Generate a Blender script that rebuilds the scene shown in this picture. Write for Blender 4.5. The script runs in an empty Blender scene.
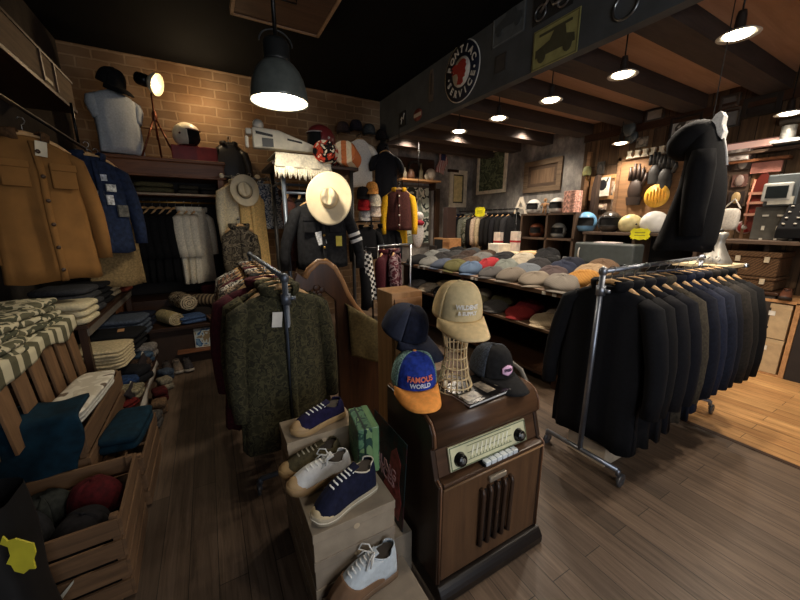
import bpy, math, random
from mathutils import Vector, Matrix, noise
random.seed(7)
R = math.radians
SC = bpy.context.scene
COL = SC.collection

# ---------------------------------------------------------------- camera, world, large lights, exposure
FPX, PITCH, YAW, EYE = 338.0, R(12.7), R(29.3), 1.65
cd = bpy.data.cameras.new('camera'); CAM = bpy.data.objects.new('camera', cd); COL.objects.link(CAM)
CAM.location = (0, 0, EYE); CAM.rotation_euler = (R(90) - PITCH, 0, -YAW)
cd.sensor_fit = 'HORIZONTAL'; cd.sensor_width = 36; cd.lens = FPX / 800 * 36; cd.clip_start = .02
SC.camera = CAM
W = bpy.data.worlds.new('world'); SC.world = W; W.use_nodes = True
W.node_tree.nodes['Background'].inputs[0].default_value = (.55, .62, .7, 1)
W.node_tree.nodes['Background'].inputs[1].default_value = .02
SC.view_settings.view_transform = 'Standard'; SC.view_settings.look = 'None'
SC.view_settings.gamma = 1; SC.view_settings.use_curve_mapping = False
SC.view_settings.exposure = 0.85
SPOT_W, PENDANT_W, TRIPOD_W, WINDOW_W, CEIL_W = 66, 44, 9, 26, 28
SPOT_C, PENDANT_C, TRIPOD_C, WINDOW_C, CEIL_C = (1, .86, .70), (1, .88, .70), (1, .72, .42), (.84, .90, 1), (1, .88, .76)

def light(name, kind, loc, energy, color, rot=(0, 0, 0), **k):
    l = bpy.data.lights.new(name, kind); l.energy = energy; l.color = color
    for a, b in k.items(): setattr(l, a, b)
    o = bpy.data.objects.new(name, l); o.location = loc; o.rotation_euler = rot; COL.objects.link(o)
    return o
# daylight through the shop window behind the photographer
light('window_daylight', 'AREA', (.9, -2.28, 1.7), WINDOW_W, WINDOW_C, (R(90), 0, 0), shape='RECTANGLE', size=2.2, size_y=1.7)

def at(px, py, x=None, y=None, z=None):
    """world point that the camera sees at pixel (px, py) of the 800x600 frame, on the plane x=, y= or z="""
    r = (px - 400) / FPX; u = -(py - 300) / FPX
    dz = -math.sin(PITCH) + u * math.cos(PITCH); fw = math.cos(PITCH) + u * math.sin(PITCH)
    d = Vector((fw * math.sin(YAW) + r * math.cos(YAW), fw * math.cos(YAW) - r * math.sin(YAW), dz))
    t = x / d.x if x is not None else y / d.y if y is not None else (z - EYE) / d.z
    return Vector((0, 0, EYE)) + d * t

# ---------------------------------------------------------------- mesh helper
class MB:
    def __init__(s): s.v = []; s.f = []; s.s = []
    def add(s, vs, fs, smooth=False, M=None):
        o = len(s.v)
        s.v += [tuple(M @ Vector(p)) if M else tuple(p) for p in vs]
        s.f += [tuple(i + o for i in f) for f in fs]; s.s += [smooth] * len(fs)
        return s
    def box(s, c, d, M=None, rz=0):
        x, y, z = [k / 2 for k in d]
        vs = [(-x, -y, -z), (x, -y, -z), (x, y, -z), (-x, y, -z), (-x, -y, z), (x, -y, z), (x, y, z), (-x, y, z)]
        T = Matrix.Translation(c) @ (M if M else Matrix.Rotation(rz, 4, 'Z'))
        return s.add(vs, [(0, 3, 2, 1), (4, 5, 6, 7), (0, 1, 5, 4), (1, 2, 6, 5), (2, 3, 7, 6), (3, 0, 4, 7)], False, T)
    def bb(s, x0, x1, y0, y1, z0, z1): return s.box(((x0 + x1) / 2, (y0 + y1) / 2, (z0 + z1) / 2), (x1 - x0, y1 - y0, z1 - z0))
    def bar(s, p, q, w, h=None, up=(0, 0, 1)):
        p, q = Vector(p), Vector(q); d = q - p; h = h or w
        a = d.normalized(); b = Vector(up).cross(a)
        if b.length < 1e-4: b = Vector((1, 0, 0))
        b.normalize(); c = a.cross(b)
        M = Matrix((a, b, c)).transposed().to_4x4()
        return s.box((p + q) / 2, (d.length, w, h), M)
    def tube(s, pts, r, n=8, closed=False, flat=1.0):
        pts = [Vector(p) for p in pts]; m = len(pts)
        rr = r if isinstance(r, (list, tuple)) else [r] * m
        t0 = (pts[1] - pts[0]).normalized()
        b = t0.cross(Vector((0, 0, 1)));
        if b.length < .05: b = t0.cross(Vector((0, 1, 0)))
        b.normalize(); vs = []
        for i in range(m):
            if closed: t = pts[(i + 1) % m] - pts[i - 1]
            else: t = pts[min(i + 1, m - 1)] - pts[max(i - 1, 0)]
            t.normalize(); b = (b - t * b.dot(t)); b.normalize(); c = t.cross(b)
            for k in range(n):
                a = 2 * math.pi * k / n
                vs.append(pts[i] + b * math.cos(a) * rr[i] + c * math.sin(a) * rr[i] * flat)
        fs = []
        for i in range(m if closed else m - 1):
            j = (i + 1) % m
            for k in range(n):
                l = (k + 1) % n; fs.append((i * n + k, i * n + l, j * n + l, j * n + k))
        if not closed: fs += [tuple(range(n))[::-1], tuple((m - 1) * n + k for k in range(n))]
        return s.add(vs, fs, True)
    def lathe(s, prof, n=24, c=(0, 0, 0), M=None, sx=1, sy=1, a0=0, a1=2 * math.pi):
        full = abs(a1 - a0 - 2 * math.pi) < 1e-6; nn = n if full else n + 1
        vs = [(c[0] + r * math.cos(a0 + (a1 - a0) * k / n) * sx, c[1] + r * math.sin(a0 + (a1 - a0) * k / n) * sy, c[2] + z) for r, z in prof for k in range(nn)]
        fs = []
        for i in range(len(prof) - 1):
            for k in range(n):
                l = (k + 1) % nn; fs.append((i * nn + k, i * nn + l, (i + 1) * nn + l, (i + 1) * nn + k))
        return s.add(vs, fs, True, M)
    def loft(s, rings, capa=True, capb=True, smooth=True, M=None):
        n = len(rings[0]); vs = [p for r in rings for p in r]; fs = []
        for i in range(len(rings) - 1):
            for k in range(n):
                l = (k + 1) % n; fs.append((i * n + k, i * n + l, (i + 1) * n + l, (i + 1) * n + k))
        if capa: fs.append(tuple(range(n))[::-1])
        if capb: fs.append(tuple((len(rings) - 1) * n + k for k in range(n)))
        return s.add(vs, fs, smooth, M)
    def prism(s, poly, t0, t1, M=None, plane='XZ', smooth=False):
        if plane == 'XZ': f = lambda p, t: (p[0], t, p[1])
        elif plane == 'YZ': f = lambda p, t: (t, p[0], p[1])
        else: f = lambda p, t: (p[0], p[1], t)
        n = len(poly); vs = [f(p, t0) for p in poly] + [f(p, t1) for p in poly]
        fs = [tuple(range(n))[::-1], tuple(range(n, 2 * n))] + [(k, (k + 1) % n, (k + 1) % n + n, k + n) for k in range(n)]
        return s.add(vs, fs, smooth, M)
    def grid(s, fn, nu, nv, wrap=False, smooth=True, keep=None, M=None):
        nn = nu if wrap else nu + 1
        vs = [fn(i / nu, j / nv) for j in range(nv + 1) for i in range(nn)]; fs = []
        for j in range(nv):
            for i in range(nu):
                if keep and not keep((i + .5) / nu, (j + .5) / nv): continue
                k = (i + 1) % nn; fs.append((j * nn + i, j * nn + k, (j + 1) * nn + k, (j + 1) * nn + i))
        return s.add(vs, fs, smooth, M)
    def ell(s, c, r, nu=16, nv=10, M=None, e=1.0):
        sg = lambda v, p: math.copysign(abs(v) ** p, v)
        def fn(u, v):
            a, b = 2 * math.pi * u, math.pi * (v - .5)
            return (c[0] + r[0] * sg(math.cos(b), e) * sg(math.cos(a), e), c[1] + r[1] * sg(math.cos(b), e) * sg(math.sin(a), e), c[2] + r[2] * sg(math.sin(b), e))
        return s.grid(fn, nu, nv, True, M=M)

def obj(name, mb, mat, parent=None, loc=(0, 0, 0), rot=(0, 0, 0), bevel=0, sub=0, solid=0, label=None, disp=0, seg=2):
    me = bpy.data.meshes.new(name)
    used = sorted({i for f in mb.f for i in f})
    if len(used) < len(mb.v):
        mp = {o: k for k, o in enumerate(used)}
        mb.v = [mb.v[i] for i in used]; mb.f = [tuple(mp[i] for i in f) for f in mb.f]
    me.from_pydata(mb.v, [], mb.f); me.update()
    me.polygons.foreach_set('use_smooth', mb.s)
    me.materials.append(mat)
    o = bpy.data.objects.new(name, me); COL.objects.link(o)
    o.location = loc; o.rotation_euler = rot
    if parent: o.parent = parent
    if solid:
        m = o.modifiers.new('solid', 'SOLIDIFY'); m.thickness = solid; m.offset = -1
    if sub:
        m = o.modifiers.new('sub', 'SUBSURF'); m.levels = m.render_levels = sub
    if bevel:
        m = o.modifiers.new('bevel', 'BEVEL'); m.width = bevel; m.segments = seg; m.limit_method = 'ANGLE'; m.angle_limit = R(35)
    if label: o['label'] = label
    return o
def tag(o, label, cat, group=None, kind=None):
    o['label'] = label; o['category'] = cat
    if group: o['group'] = group
    if kind: o['kind'] = kind
    return o
def thing(name, label, cat, loc=(0, 0, 0), rz=0, group=None, rot=None):
    o = bpy.data.objects.new(name, None); COL.objects.link(o); o.empty_display_size = .05
    o.location = loc; o.rotation_euler = rot if rot else (0, 0, rz)
    return tag(o, label, cat, group)
def struct(name, mb, mat, **k):
    o = obj(name, mb, mat, **k); o['kind'] = 'structure'; return o
def one(name, label, cat, mb, mat, loc=(0, 0, 0), rz=0, group=None, rot=None, **k):
    """a thing that is a single mesh"""
    return tag(obj(name, mb, mat, loc=loc, rot=rot if rot else (0, 0, rz), **k), label, cat, group)
FONT = None
def text(name, s, size, mat, parent=None, loc=(0, 0, 0), rot=(0, 0, 0), ext=.001, warp=None, align='CENTER', bold=0, sx=1, sp=1):
    c = bpy.data.curves.new(name, 'FONT'); c.body = s; c.size = size; c.extrude = ext; c.align_x = align; c.align_y = 'CENTER'; c.offset = bold; c.resolution_u = 3; c.space_character = sp
    t = bpy.data.objects.new(name, c); COL.objects.link(t)
    dg = bpy.context.evaluated_depsgraph_get(); me = bpy.data.meshes.new_from_object(t.evaluated_get(dg)); bpy.data.objects.remove(t)
    me.materials.clear(); me.materials.append(mat)
    for v in me.vertices:
        v.co.x *= sx
        if warp: v.co = Vector(warp(*v.co))
    o = bpy.data.objects.new(name, me); COL.objects.link(o); o.location = loc; o.rotation_euler = rot
    if parent: o.parent = parent
    return o

# ---------------------------------------------------------------- materials
def lin(c): return tuple((v / 255 / 12.92 if v <= 10.3 else ((v / 255 + .055) / 1.055) ** 2.4) for v in c) + (1,)
MATS = {}
class NT:
    def __init__(s, name):
        s.m = bpy.data.materials.new(name); s.m.use_nodes = True; s.t = s.m.node_tree; s.b = s.t.nodes['Principled BSDF']
    def n(s, k, **a):
        x = s.t.nodes.new('ShaderNode' + k)
        for p, v in a.items():
            if p.startswith('i_'): x.inputs[p[2:].replace('_', ' ')].default_value = v
            else: setattr(x, p, v)
        return x
    def l(s, a, b): s.t.links.new(a, b)
    def coord(s, scale=(1, 1, 1), rot=(0, 0, 0), which='Object'):
        tc = s.n('TexCoord'); mp = s.n('Mapping'); mp.inputs['Scale'].default_value = scale; mp.inputs['Rotation'].default_value = rot
        s.l(tc.outputs[which], mp.inputs['Vector']); return mp.outputs[0]
    def ramp(s, fac, stops, const=False):
        r = s.n('ValToRGB'); e = r.color_ramp.elements
        if const: r.color_ramp.interpolation = 'CONSTANT'
        while len(e) < len(stops): e.new(.5)
        for k, (p, c) in enumerate(stops): e[k].position = p; e[k].color = c
        s.l(fac, r.inputs[0]); return r.outputs[0]
    def bump(s, h, st=.2, dist=.01):
        b = s.n('Bump'); b.inputs['Strength'].default_value = st; b.inputs['Distance'].default_value = dist
        s.l(h, b.inputs['Height']); s.l(b.outputs[0], s.b.inputs['Normal'])
    def setp(s, rough=.6, metal=0, spec=.5):
        s.b.inputs['Roughness'].default_value = rough; s.b.inputs['Metallic'].default_value = metal
        s.b.inputs['Specular IOR Level'].default_value = spec
def shade(c, k): return tuple(max(0, min(255, v * k)) for v in c)
def fabric(col, var=.25, scale=60, rough=.9, weave=True):
    key = ('fab', col, var, scale)
    if key in MATS: return MATS[key]
    N = NT('fabric'); N.setp(rough, 0, .2); co = N.coord()
    a = N.n('TexNoise', i_Scale=scale, i_Detail=3.0); N.l(co, a.inputs['Vector'])
    N.l(N.ramp(a.outputs[0], [(.3, lin(shade(col, 1 - var))), (.7, lin(shade(col, 1 + var * .6)))]), N.b.inputs['Base Color'])
    if weave:
        w = N.n('TexNoise', i_Scale=420.0, i_Detail=1.0); N.l(co, w.inputs['Vector']); N.bump(w.outputs[0], .25, .002)
    MATS[key] = N.m; return N.m
def plain(col, rough=.5, metal=0, spec=.5, var=.08, scale=12):
    key = ('pl', col, rough, metal, var)
    if key in MATS: return MATS[key]
    N = NT('surface'); N.setp(rough, metal, spec); co = N.coord()
    a = N.n('TexNoise', i_Scale=float(scale), i_Detail=4.0); N.l(co, a.inputs['Vector'])
    N.l(N.ramp(a.outputs[0], [(.3, lin(shade(col, 1 - var))), (.7, lin(shade(col, 1 + var)))]), N.b.inputs['Base Color'])
    MATS[key] = N.m; return N.m
def wood(c1, c2, axis='X', rough=.45, scale=1.0, name='wood'):
    key = ('wood', c1, c2, axis, rough, scale)
    if key in MATS: return MATS[key]
    N = NT(name); N.setp(rough, 0, .4)
    st = {'X': (1.2, 14, 14), 'Y': (14, 1.2, 14), 'Z': (14, 14, 1.2)}[axis]
    co = N.coord(tuple(v * scale for v in st))
    a = N.n('TexNoise', i_Scale=1.6, i_Detail=6.0, i_Roughness=.65, i_Distortion=.6); N.l(co, a.inputs['Vector'])
    N.l(N.ramp(a.outputs[0], [(.28, lin(c1)), (.72, lin(c2))]), N.b.inputs['Base Color']); N.bump(a.outputs[0], .15, .004)
    MATS[key] = N.m; return N.m
def emit(col, st):
    N = NT('glow'); N.setp(.5); N.b.inputs['Base Color'].default_value = lin(col); N.b.inputs['Emission Color'].default_value = lin(col); N.b.inputs['Emission Strength'].default_value = st
    return N.m
def patches(cols, scale=9, rough=.9, seed=0, dist=1.0):
    """camouflage-like blotches of several colours"""
    key = ('pat', tuple(cols), scale, seed)
    if key in MATS: return MATS[key]
    N = NT('blotched_fabric'); N.setp(rough, 0, .2); co = N.coord()
    a = N.n('TexNoise', noise_dimensions='4D', i_Scale=float(scale), i_Detail=2.0, i_Distortion=dist); a.inputs['W'].default_value = seed; N.l(co, a.inputs['Vector'])
    k = len(cols); N.l(N.ramp(a.outputs[0], [(0 if i == 0 else .34 + .32 * (i) / k, lin(c)) for i, c in enumerate(cols)], True), N.b.inputs['Base Color'])
    w = N.n('TexNoise', i_Scale=300.0); N.l(co, w.inputs['Vector']); N.bump(w.outputs[0], .2, .002)
    MATS[key] = N.m; return N.m
def stripes(c1, c2, scale, axis='Z', rough=.85, duty=.5, dist=0.0):
    key = ('str', c1, c2, scale, axis, duty)
    if key in MATS: return MATS[key]
    N = NT('striped_fabric'); N.setp(rough, 0, .25); co = N.coord()
    a = N.n('TexWave', bands_direction=axis, i_Scale=float(scale), i_Distortion=dist, i_Detail=1.0); N.l(co, a.inputs['Vector'])
    N.l(N.ramp(a.outputs[0], [(0, lin(c1)), (duty, lin(c2))], True), N.b.inputs['Base Color'])
    MATS[key] = N.m; return N.m
def checks(c1, c2, scale, rough=.85, rot=0):
    N = NT('checked_fabric'); N.setp(rough, 0, .25); co = N.coord(rot=(0, rot, 0))
    a = N.n('TexChecker', i_Scale=float(scale)); a.inputs['Color1'].default_value = lin(c1); a.inputs['Color2'].default_value = lin(c2); N.l(co, a.inputs['Vector']); N.l(a.outputs[0], N.b.inputs['Base Color'])
    return N.m
def tweed(c1, c2):
    key = ('tw', c1, c2)
    if key in MATS: return MATS[key]
    N = NT('tweed'); N.setp(.95, 0, .15); co = N.coord()
    a = N.n('TexNoise', i_Scale=130.0, i_Detail=2.0); N.l(co, a.inputs['Vector'])
    w = N.n('TexWave', bands_direction='DIAGONAL', i_Scale=18.0, i_Distortion=4.0); N.l(co, w.inputs['Vector'])
    mx = N.n('MixRGB', blend_type='MIX'); mx.inputs[0].default_value = .3; N.l(a.outputs[0], mx.inputs[1]); N.l(w.outputs[0], mx.inputs[2])
    N.l(N.ramp(mx.outputs[0], [(.3, lin(c1)), (.7, lin(c2))]), N.b.inputs['Base Color']); N.bump(a.outputs[0], .3, .002)
    MATS[key] = N.m; return N.m
def glass(col=(235, 240, 240), rough=.03):
    N = NT('glass'); N.setp(rough); N.b.inputs['Base Color'].default_value = lin(col); N.b.inputs['Transmission Weight'].default_value = 1; return N.m

WD_DARK = wood((38, 24, 15), (70, 45, 29), 'Z')
WD_DARKX = wood((38, 24, 15), (72, 46, 30), 'X')
WD_DARKY = wood((38, 24, 15), (72, 46, 30), 'Y')
WD_RED = wood((98, 58, 36), (154, 100, 64), 'Z'); WD_REDX = wood((98, 58, 36), (154, 100, 64), 'X')
WD_TAN = wood((150, 108, 68), (196, 150, 104), 'Z'); WD_TANX = wood((150, 108, 68), (196, 150, 104), 'X'); WD_TANY = wood((150, 108, 68), (196, 150, 104), 'Y')
WD_CRATE = wood((80, 58, 38), (124, 92, 62), 'X', .8); WD_CRATEZ = wood((80, 58, 38), (124, 92, 62), 'Z', .8); WD_CRATEY = wood((80, 58, 38), (124, 92, 62), 'Y', .8)
WD_GREY = wood((70, 62, 54), (112, 100, 88), 'Z', .8)
WD_HANG = wood((186, 140, 88), (222, 182, 130), 'Y', .5)
BLACK = plain((16, 16, 17), .6); BLACKF = fabric((21, 21, 23)); NAVYF = fabric((24, 28, 44)); BLACKM = plain((20, 20, 21), .35, .6)
CHROME = plain((176, 180, 184), .28, 1.0); STEEL = plain((122, 126, 132), .4, .9); PIPE = plain((104, 112, 124), .45, .75)
WHITE = plain((222, 220, 214), .6); CREAM = plain((226, 210, 176), .7); CARD = plain((150, 120, 88), .8); CARDG = plain((128, 116, 100), .85)
PAPER = plain((214, 210, 200), .8); YELLOW = plain((238, 226, 40), .7); BRASS = plain((176, 138, 70), .35, .9); REDP = plain((150, 34, 30), .5)
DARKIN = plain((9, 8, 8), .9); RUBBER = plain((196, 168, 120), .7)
# ---------------------------------------------------------------- the room
def plank_floor(c1, c2, c3, rough, name, seed=0):
    N = NT(name); N.setp(rough, 0, .4)
    co = N.coord((1, 1, 1), (0, 0, R(90)))
    br = N.n('TexBrick', offset=.5, offset_frequency=2, i_Scale=1.0); br.inputs['Brick Width'].default_value = 1.5; br.inputs['Row Height'].default_value = .125
    br.inputs['Mortar Size'].default_value = .0022; br.inputs['Bias'].default_value = -.1; br.inputs['Mortar'].default_value = lin(shade(c1, .5))
    br.inputs['Color1'].default_value = lin(c1); br.inputs['Color2'].default_value = lin(c2); N.l(co, br.inputs['Vector'])
    co2 = N.coord((22, 1.3, 1)); a = N.n('TexNoise', i_Scale=1.5, i_Detail=7.0, i_Roughness=.7, i_Distortion=.8); N.l(co2, a.inputs['Vector'])
    mx = N.n('MixRGB', blend_type='MULTIPLY'); mx.inputs[0].default_value = .85
    N.l(br.outputs[0], mx.inputs[1]); N.l(N.ramp(a.outputs[0], [(.25, lin(shade(c3, .55))), (.5, lin((205, 200, 195))), (.75, (1, 1, 1, 1))]), mx.inputs[2])
    N.l(mx.outputs[0], N.b.inputs['Base Color'])
    ad = N.n('MixRGB', blend_type='MULTIPLY'); ad.inputs[0].default_value = .5; N.l(a.outputs[0], ad.inputs[1]); N.l(br.outputs['Fac'], ad.inputs[2]); N.bump(a.outputs[0], .12, .004)
    return N.m
FLOOR_D = plank_floor((122, 102, 84), (90, 75, 62), (116, 98, 82), .5, 'dark_floorboards')
FLOOR_L = plank_floor((214, 166, 108), (190, 140, 88), (190, 140, 90), .42, 'light_floorboards')
def brickwall():
    N = NT('brick'); N.setp(.9, 0, .2); co = N.coord((1, 1, 1), (R(-90), 0, 0))
    d = N.n('TexNoise', i_Scale=7.0, i_Detail=2.0); N.l(co, d.inputs['Vector'])
    mxv = N.n('MixRGB', blend_type='ADD'); mxv.inputs[0].default_value = .035; N.l(co, mxv.inputs[1]); N.l(d.outputs[1], mxv.inputs[2])
    br = N.n('TexBrick', offset=.5, i_Scale=1.0); br.inputs['Brick Width'].default_value = .33; br.inputs['Row Height'].default_value = .118
    br.inputs['Mortar Size'].default_value = .012; br.inputs['Mortar Smooth'].default_value = .3; br.inputs['Color1'].default_value = lin((150, 128, 104)); br.inputs['Color2'].default_value = lin((128, 110, 90)); br.inputs['Mortar'].default_value = lin((164, 146, 122)); N.l(mxv.outputs[0], br.inputs['Vector'])
    a = N.n('TexNoise', i_Scale=1.3, i_Detail=5.0); N.l(co, a.inputs['Vector'])
    mx = N.n('MixRGB', blend_type='MULTIPLY'); mx.inputs[0].default_value = 1; N.l(br.outputs[0], mx.inputs[1]); N.l(N.ramp(a.outputs[0], [(.35, lin((190, 170, 150))), (.65, lin((255, 245, 235)))]), mx.inputs[2])
    N.l(mx.outputs[0], N.b.inputs['Base Color'])
    iv = N.n('Math', operation='SUBTRACT'); iv.inputs[0].default_value = 1; N.l(br.outputs['Fac'], iv.inputs[1]); N.bump(iv.outputs[0], .7, .015)
    return N.m
BRICK = brickwall()
def plaster(c1, c2, c3, name='plaster'):
    N = NT(name); N.setp(.9, 0, .2); co = N.coord((1, 1, .7))
    a = N.n('TexNoise', i_Scale=1.8, i_Detail=8.0, i_Roughness=.7); N.l(co, a.inputs['Vector'])
    N.l(N.ramp(a.outputs[0], [(.3, lin(c1)), (.5, lin(c2)), (.68, lin(c3))]), N.b.inputs['Base Color']); N.bump(a.outputs[0], .3, .01)
    return N.m
PLASTER = plaster((66, 64, 63), (126, 123, 120), (186, 180, 170))
def boards(c1, c2, name):
    N = NT(name); N.setp(.8, 0, .3); co = N.coord((1, 1, 1), (0, 0, 0))
    sp = N.n('SeparateXYZ'); N.l(co, sp.inputs[0]); cb = N.n('CombineXYZ'); N.l(sp.outputs[2], cb.inputs[0]); N.l(sp.outputs[1], cb.inputs[1])
    br = N.n('TexBrick', offset=.5, i_Scale=1.0); br.inputs['Brick Width'].default_value = 2.6; br.inputs['Row Height'].default_value = .16; br.inputs['Mortar Size'].default_value = .004
    br.inputs['Color1'].default_value = lin(c1); br.inputs['Color2'].default_value = lin(c2); br.inputs['Mortar'].default_value = lin(shade(c1, .3)); N.l(cb.outputs[0], br.inputs['Vector'])
    co2 = N.coord((1, 16, 1)); a = N.n('TexNoise', i_Scale=1.6, i_Detail=6.0); N.l(co2, a.inputs['Vector'])
    mx = N.n('MixRGB', blend_type='MULTIPLY'); mx.inputs[0].default_value = .8; N.l(br.outputs[0], mx.inputs[1]); N.l(N.ramp(a.outputs[0], [(.3, lin((130, 120, 110))), (.65, (1, 1, 1, 1))]), mx.inputs[2])
    N.l(mx.outputs[0], N.b.inputs['Base Color']); return N.m
WALLBOARD = boards((118, 92, 66), (90, 70, 52), 'old_wall_boards')
CEIL_DARK = plain((15, 15, 15), .95, spec=.1, var=.15, scale=3); BULK = plain((66, 70, 73), .75, var=.12, scale=4)
CEIL_WOOD = wood((146, 114, 94), (176, 142, 120), 'X', .7, .6); JOIST = wood((46, 38, 34), (66, 54, 48), 'X', .8)

struct('floor', MB().bb(-1.5, 3.4, -2.5, 7.0, -.1, 0), FLOOR_D)
struct('floor', MB().bb(3.4, 6.1, -2.5, 7.0, -.1, 0), FLOOR_L)
struct('trim_1', MB().bb(3.385, 3.425, -2.4, 6.8, 0, .004), WD_DARKY)
struct('wall_left', MB().bb(-1.5, -1.32, -2.5, 6.2, 0, 3.8), plaster((40, 36, 32), (58, 52, 46), (72, 64, 56), 'dark_plaster'))
struct('wall_back', MB().bb(-1.5, 3.03, 6.0, 6.2, 0, 3.8), BRICK)
struct('wall_far', MB().bb(3.03, 6.1, 6.86, 7.05, 0, 3.4), PLASTER)
struct('wall_step', MB().bb(2.95, 3.03, 6.2, 6.86, 0, 3.8), PLASTER)
struct('wall_right', MB().bb(5.92, 6.1, 3.95, 6.86, 0, 3.4), PLASTER)
struct('wall_right', MB().bb(5.92, 6.1, -2.5, 3.95, 0, 3.4), WALLBOARD)
# the shop front behind the photographer, with its window opening
fw_ = MB(); fw_.bb(-1.5, -.3, -2.6, -2.4, 0, 3.8).bb(2.1, 6.1, -2.6, -2.4, 0, 3.8).bb(-.3, 2.1, -2.6, -2.4, 0, .8).bb(-.3, 2.1, -2.6, -2.4, 2.6, 3.8)
struct('wall_front', fw_, plain((70, 64, 58), .9))
struct('window_1', MB().bb(-.3, 2.1, -2.44, -2.40, .8, .86).bb(-.3, 2.1, -2.44, -2.40, 2.54, 2.6).bb(-.3, -.24, -2.44, -2.4, .86, 2.54).bb(2.04, 2.1, -2.44, -2.4, .86, 2.54), WD_DARKX)
struct('ceiling', MB().bb(-1.5, 2.95, -2.5, 6.2, 3.78, 3.9), CEIL_DARK)
struct('ceiling', MB().bb(3.05, 6.1, -2.5, 7.05, 3.3, 3.42), CEIL_WOOD)
struct('beam_bulkhead', MB().bb(2.95, 3.05, -2.4, 6.86, 3.1, 3.9), BULK)
for y0 in (-2.3, -1.54, -.77, 0, .76, 1.53, 2.30, 3.07, 3.84, 4.61, 5.38, 6.14):
    struct('beam_joist', MB().bb(3.05, 5.92, y0, y0 + .25, 3.13, 3.3), JOIST)
struct('trim_2', MB().bb(5.88, 5.92, -2.4, 3.95, 3.02, 3.13), WD_DARKY)
struct('baseboard_right', MB().bb(5.9, 5.92, -2.4, 6.86, 0, .12), WD_DARKY)

# hatch in the dark ceiling
t = thing('ceiling_hatch', 'square wooden access hatch with pale edge in the black ceiling', 'hatch', (.9, 3.86, 3.78))
obj('panel', MB().bb(-.42, .42, -.42, .42, -.05, 0), wood((70, 50, 36), (96, 70, 50), 'X', .7), t)
rim = MB()
for a in range(4):
    M_ = Matrix.Rotation(a * math.pi / 2, 4, 'Z'); rim.box((0, 0, 0), (.9, .03, .06), Matrix.Translation((0, 0, 0)) @ M_ @ Matrix.Translation((0, .44, -.03)))
obj('edge_frame', rim, wood((140, 112, 84), (170, 140, 110), 'X', .7), t)
obj('handle', MB().tube([(-.1, -.1, -.05), (-.1, -.1, -.09), (.08, -.1, -.09), (.08, -.1, -.05)], .008), BLACKM, t)

# the big pendant
pc = at(280, 103, y=2.95)
t = thing('pendant_lamp', 'large grey enamel factory pendant lamp hanging over the shelf rack', 'lamp', (pc.x, pc.y, pc.z)); t.scale = (.79, .79, .79)
GREYE = plain((104, 110, 106), .35, .3)
sh = [(.275, 0), (.268, .03), (.255, .12), (.235, .2), (.2, .27), (.16, .32), (.12, .35)]
obj('shade', MB().lathe(sh, 40), GREYE, t, solid=.004)
obj('inner_reflector', MB().lathe([(.262, .006), (.25, .11), (.23, .19), (.19, .26), (.1, .33)], 40), plain((235, 230, 215), .5), t)
obj('housing', MB().lathe([(.001, .53), (.1, .53), (.12, .5), (.12, .37), (.13, .345), (.001, .345)], 28), plain((30, 32, 32), .5), t)
obj('ring', MB().tube([(.15 * math.cos(a * .26), 0, .5 + .12 * math.sin(a * .26)) for a in range(13)], .008), plain((40, 42, 42), .5), t)
obj('rod', MB().tube([(0, 0, .53), (0, 0, (3.78 - pc.z) / .79)], .02), BLACKM, t)
obj('bulb', MB().ell((0, 0, .03), (.2, .2, .022), 24, 8), emit((255, 244, 220), 9), t)
light('pendant_light', 'SPOT', (pc.x, pc.y, pc.z - .01), PENDANT_W, PENDANT_C, spot_size=R(150), spot_blend=.6, shadow_soft_size=.12)
# added globe lamp, out of view, brightening the bulkhead and the foreground
t = thing('pendant_lamp', 'added white globe lamp, unseen behind the camera', 'lamp', (1.3, -.7, 2.75))
obj('rod', MB().tube([(0, 0, .13), (0, 0, 1.03)], .012), BLACKM, t); obj('holder', MB().lathe([(.001, .16), (.04, .16), (.05, .1), (.001, .1)], 16), BLACKM, t)
obj('globe', MB().ell((0, 0, 0), (.13, .13, .13), 20, 12), emit((255, 240, 215), 3), t)
light('added_globe_light', 'POINT', (1.3, -.7, 2.55), CEIL_W, CEIL_C, shadow_soft_size=.12)

# ceiling spots
spots = [(3.22, 4.06, 2.9, 'fifth spot lamp of the row along the black bulkhead, farthest from the camera'), (3.26, 3.35, 2.9, 'fourth spot lamp of the row along the black bulkhead'), (3.28, 2.63, 2.9, 'third spot lamp of the row along the black bulkhead'),
         (3.29, 1.92, 2.9, 'second spot lamp of the row along the black bulkhead'), (3.31, 1.18, 2.9, 'first spot lamp of the row along the black bulkhead, nearest the camera'),
         (5.55, 3.14, 2.82, 'small spot lamp above the wooden wall of helmets'), (5.45, 1.39, 2.77, 'spot lamp by the wall above the red sledge panel'), (3.31, .4, 2.9, 'spot lamp above the pale floor, outside the view')]
for x, y, z, lb in spots:
    t = thing('spot_lamp', lb, 'lamp', (x, y, z), group='ceiling spot lamps')
    obj('cord', MB().tube([(0, 0, .13), (0, 0, 3.3 - z)], .006), BLACKM, t)
    obj('socket', MB().lathe([(.001, .15), (.022, .15), (.028, .12), (.032, .03), (.04, .015)], 16), plain((38, 30, 26), .5), t)
    obj('shade', MB().lathe([(.04, .03), (.09, .022), (.118, .004), (.115, 0), (.085, .014), (.035, .018)], 28), plain((200, 196, 186), .4, .3), t)
    obj('bulb', MB().ell((0, 0, .006), (.075, .075, .014), 20, 8), emit((255, 240, 212), 14), t)
    light('spot_light', 'SPOT', (x, y, z - .015), SPOT_W * ((1.2 if y > 2 else .7) if x > 5 else 1), SPOT_C, spot_size=R(140), spot_blend=.7, shadow_soft_size=.06)

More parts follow.
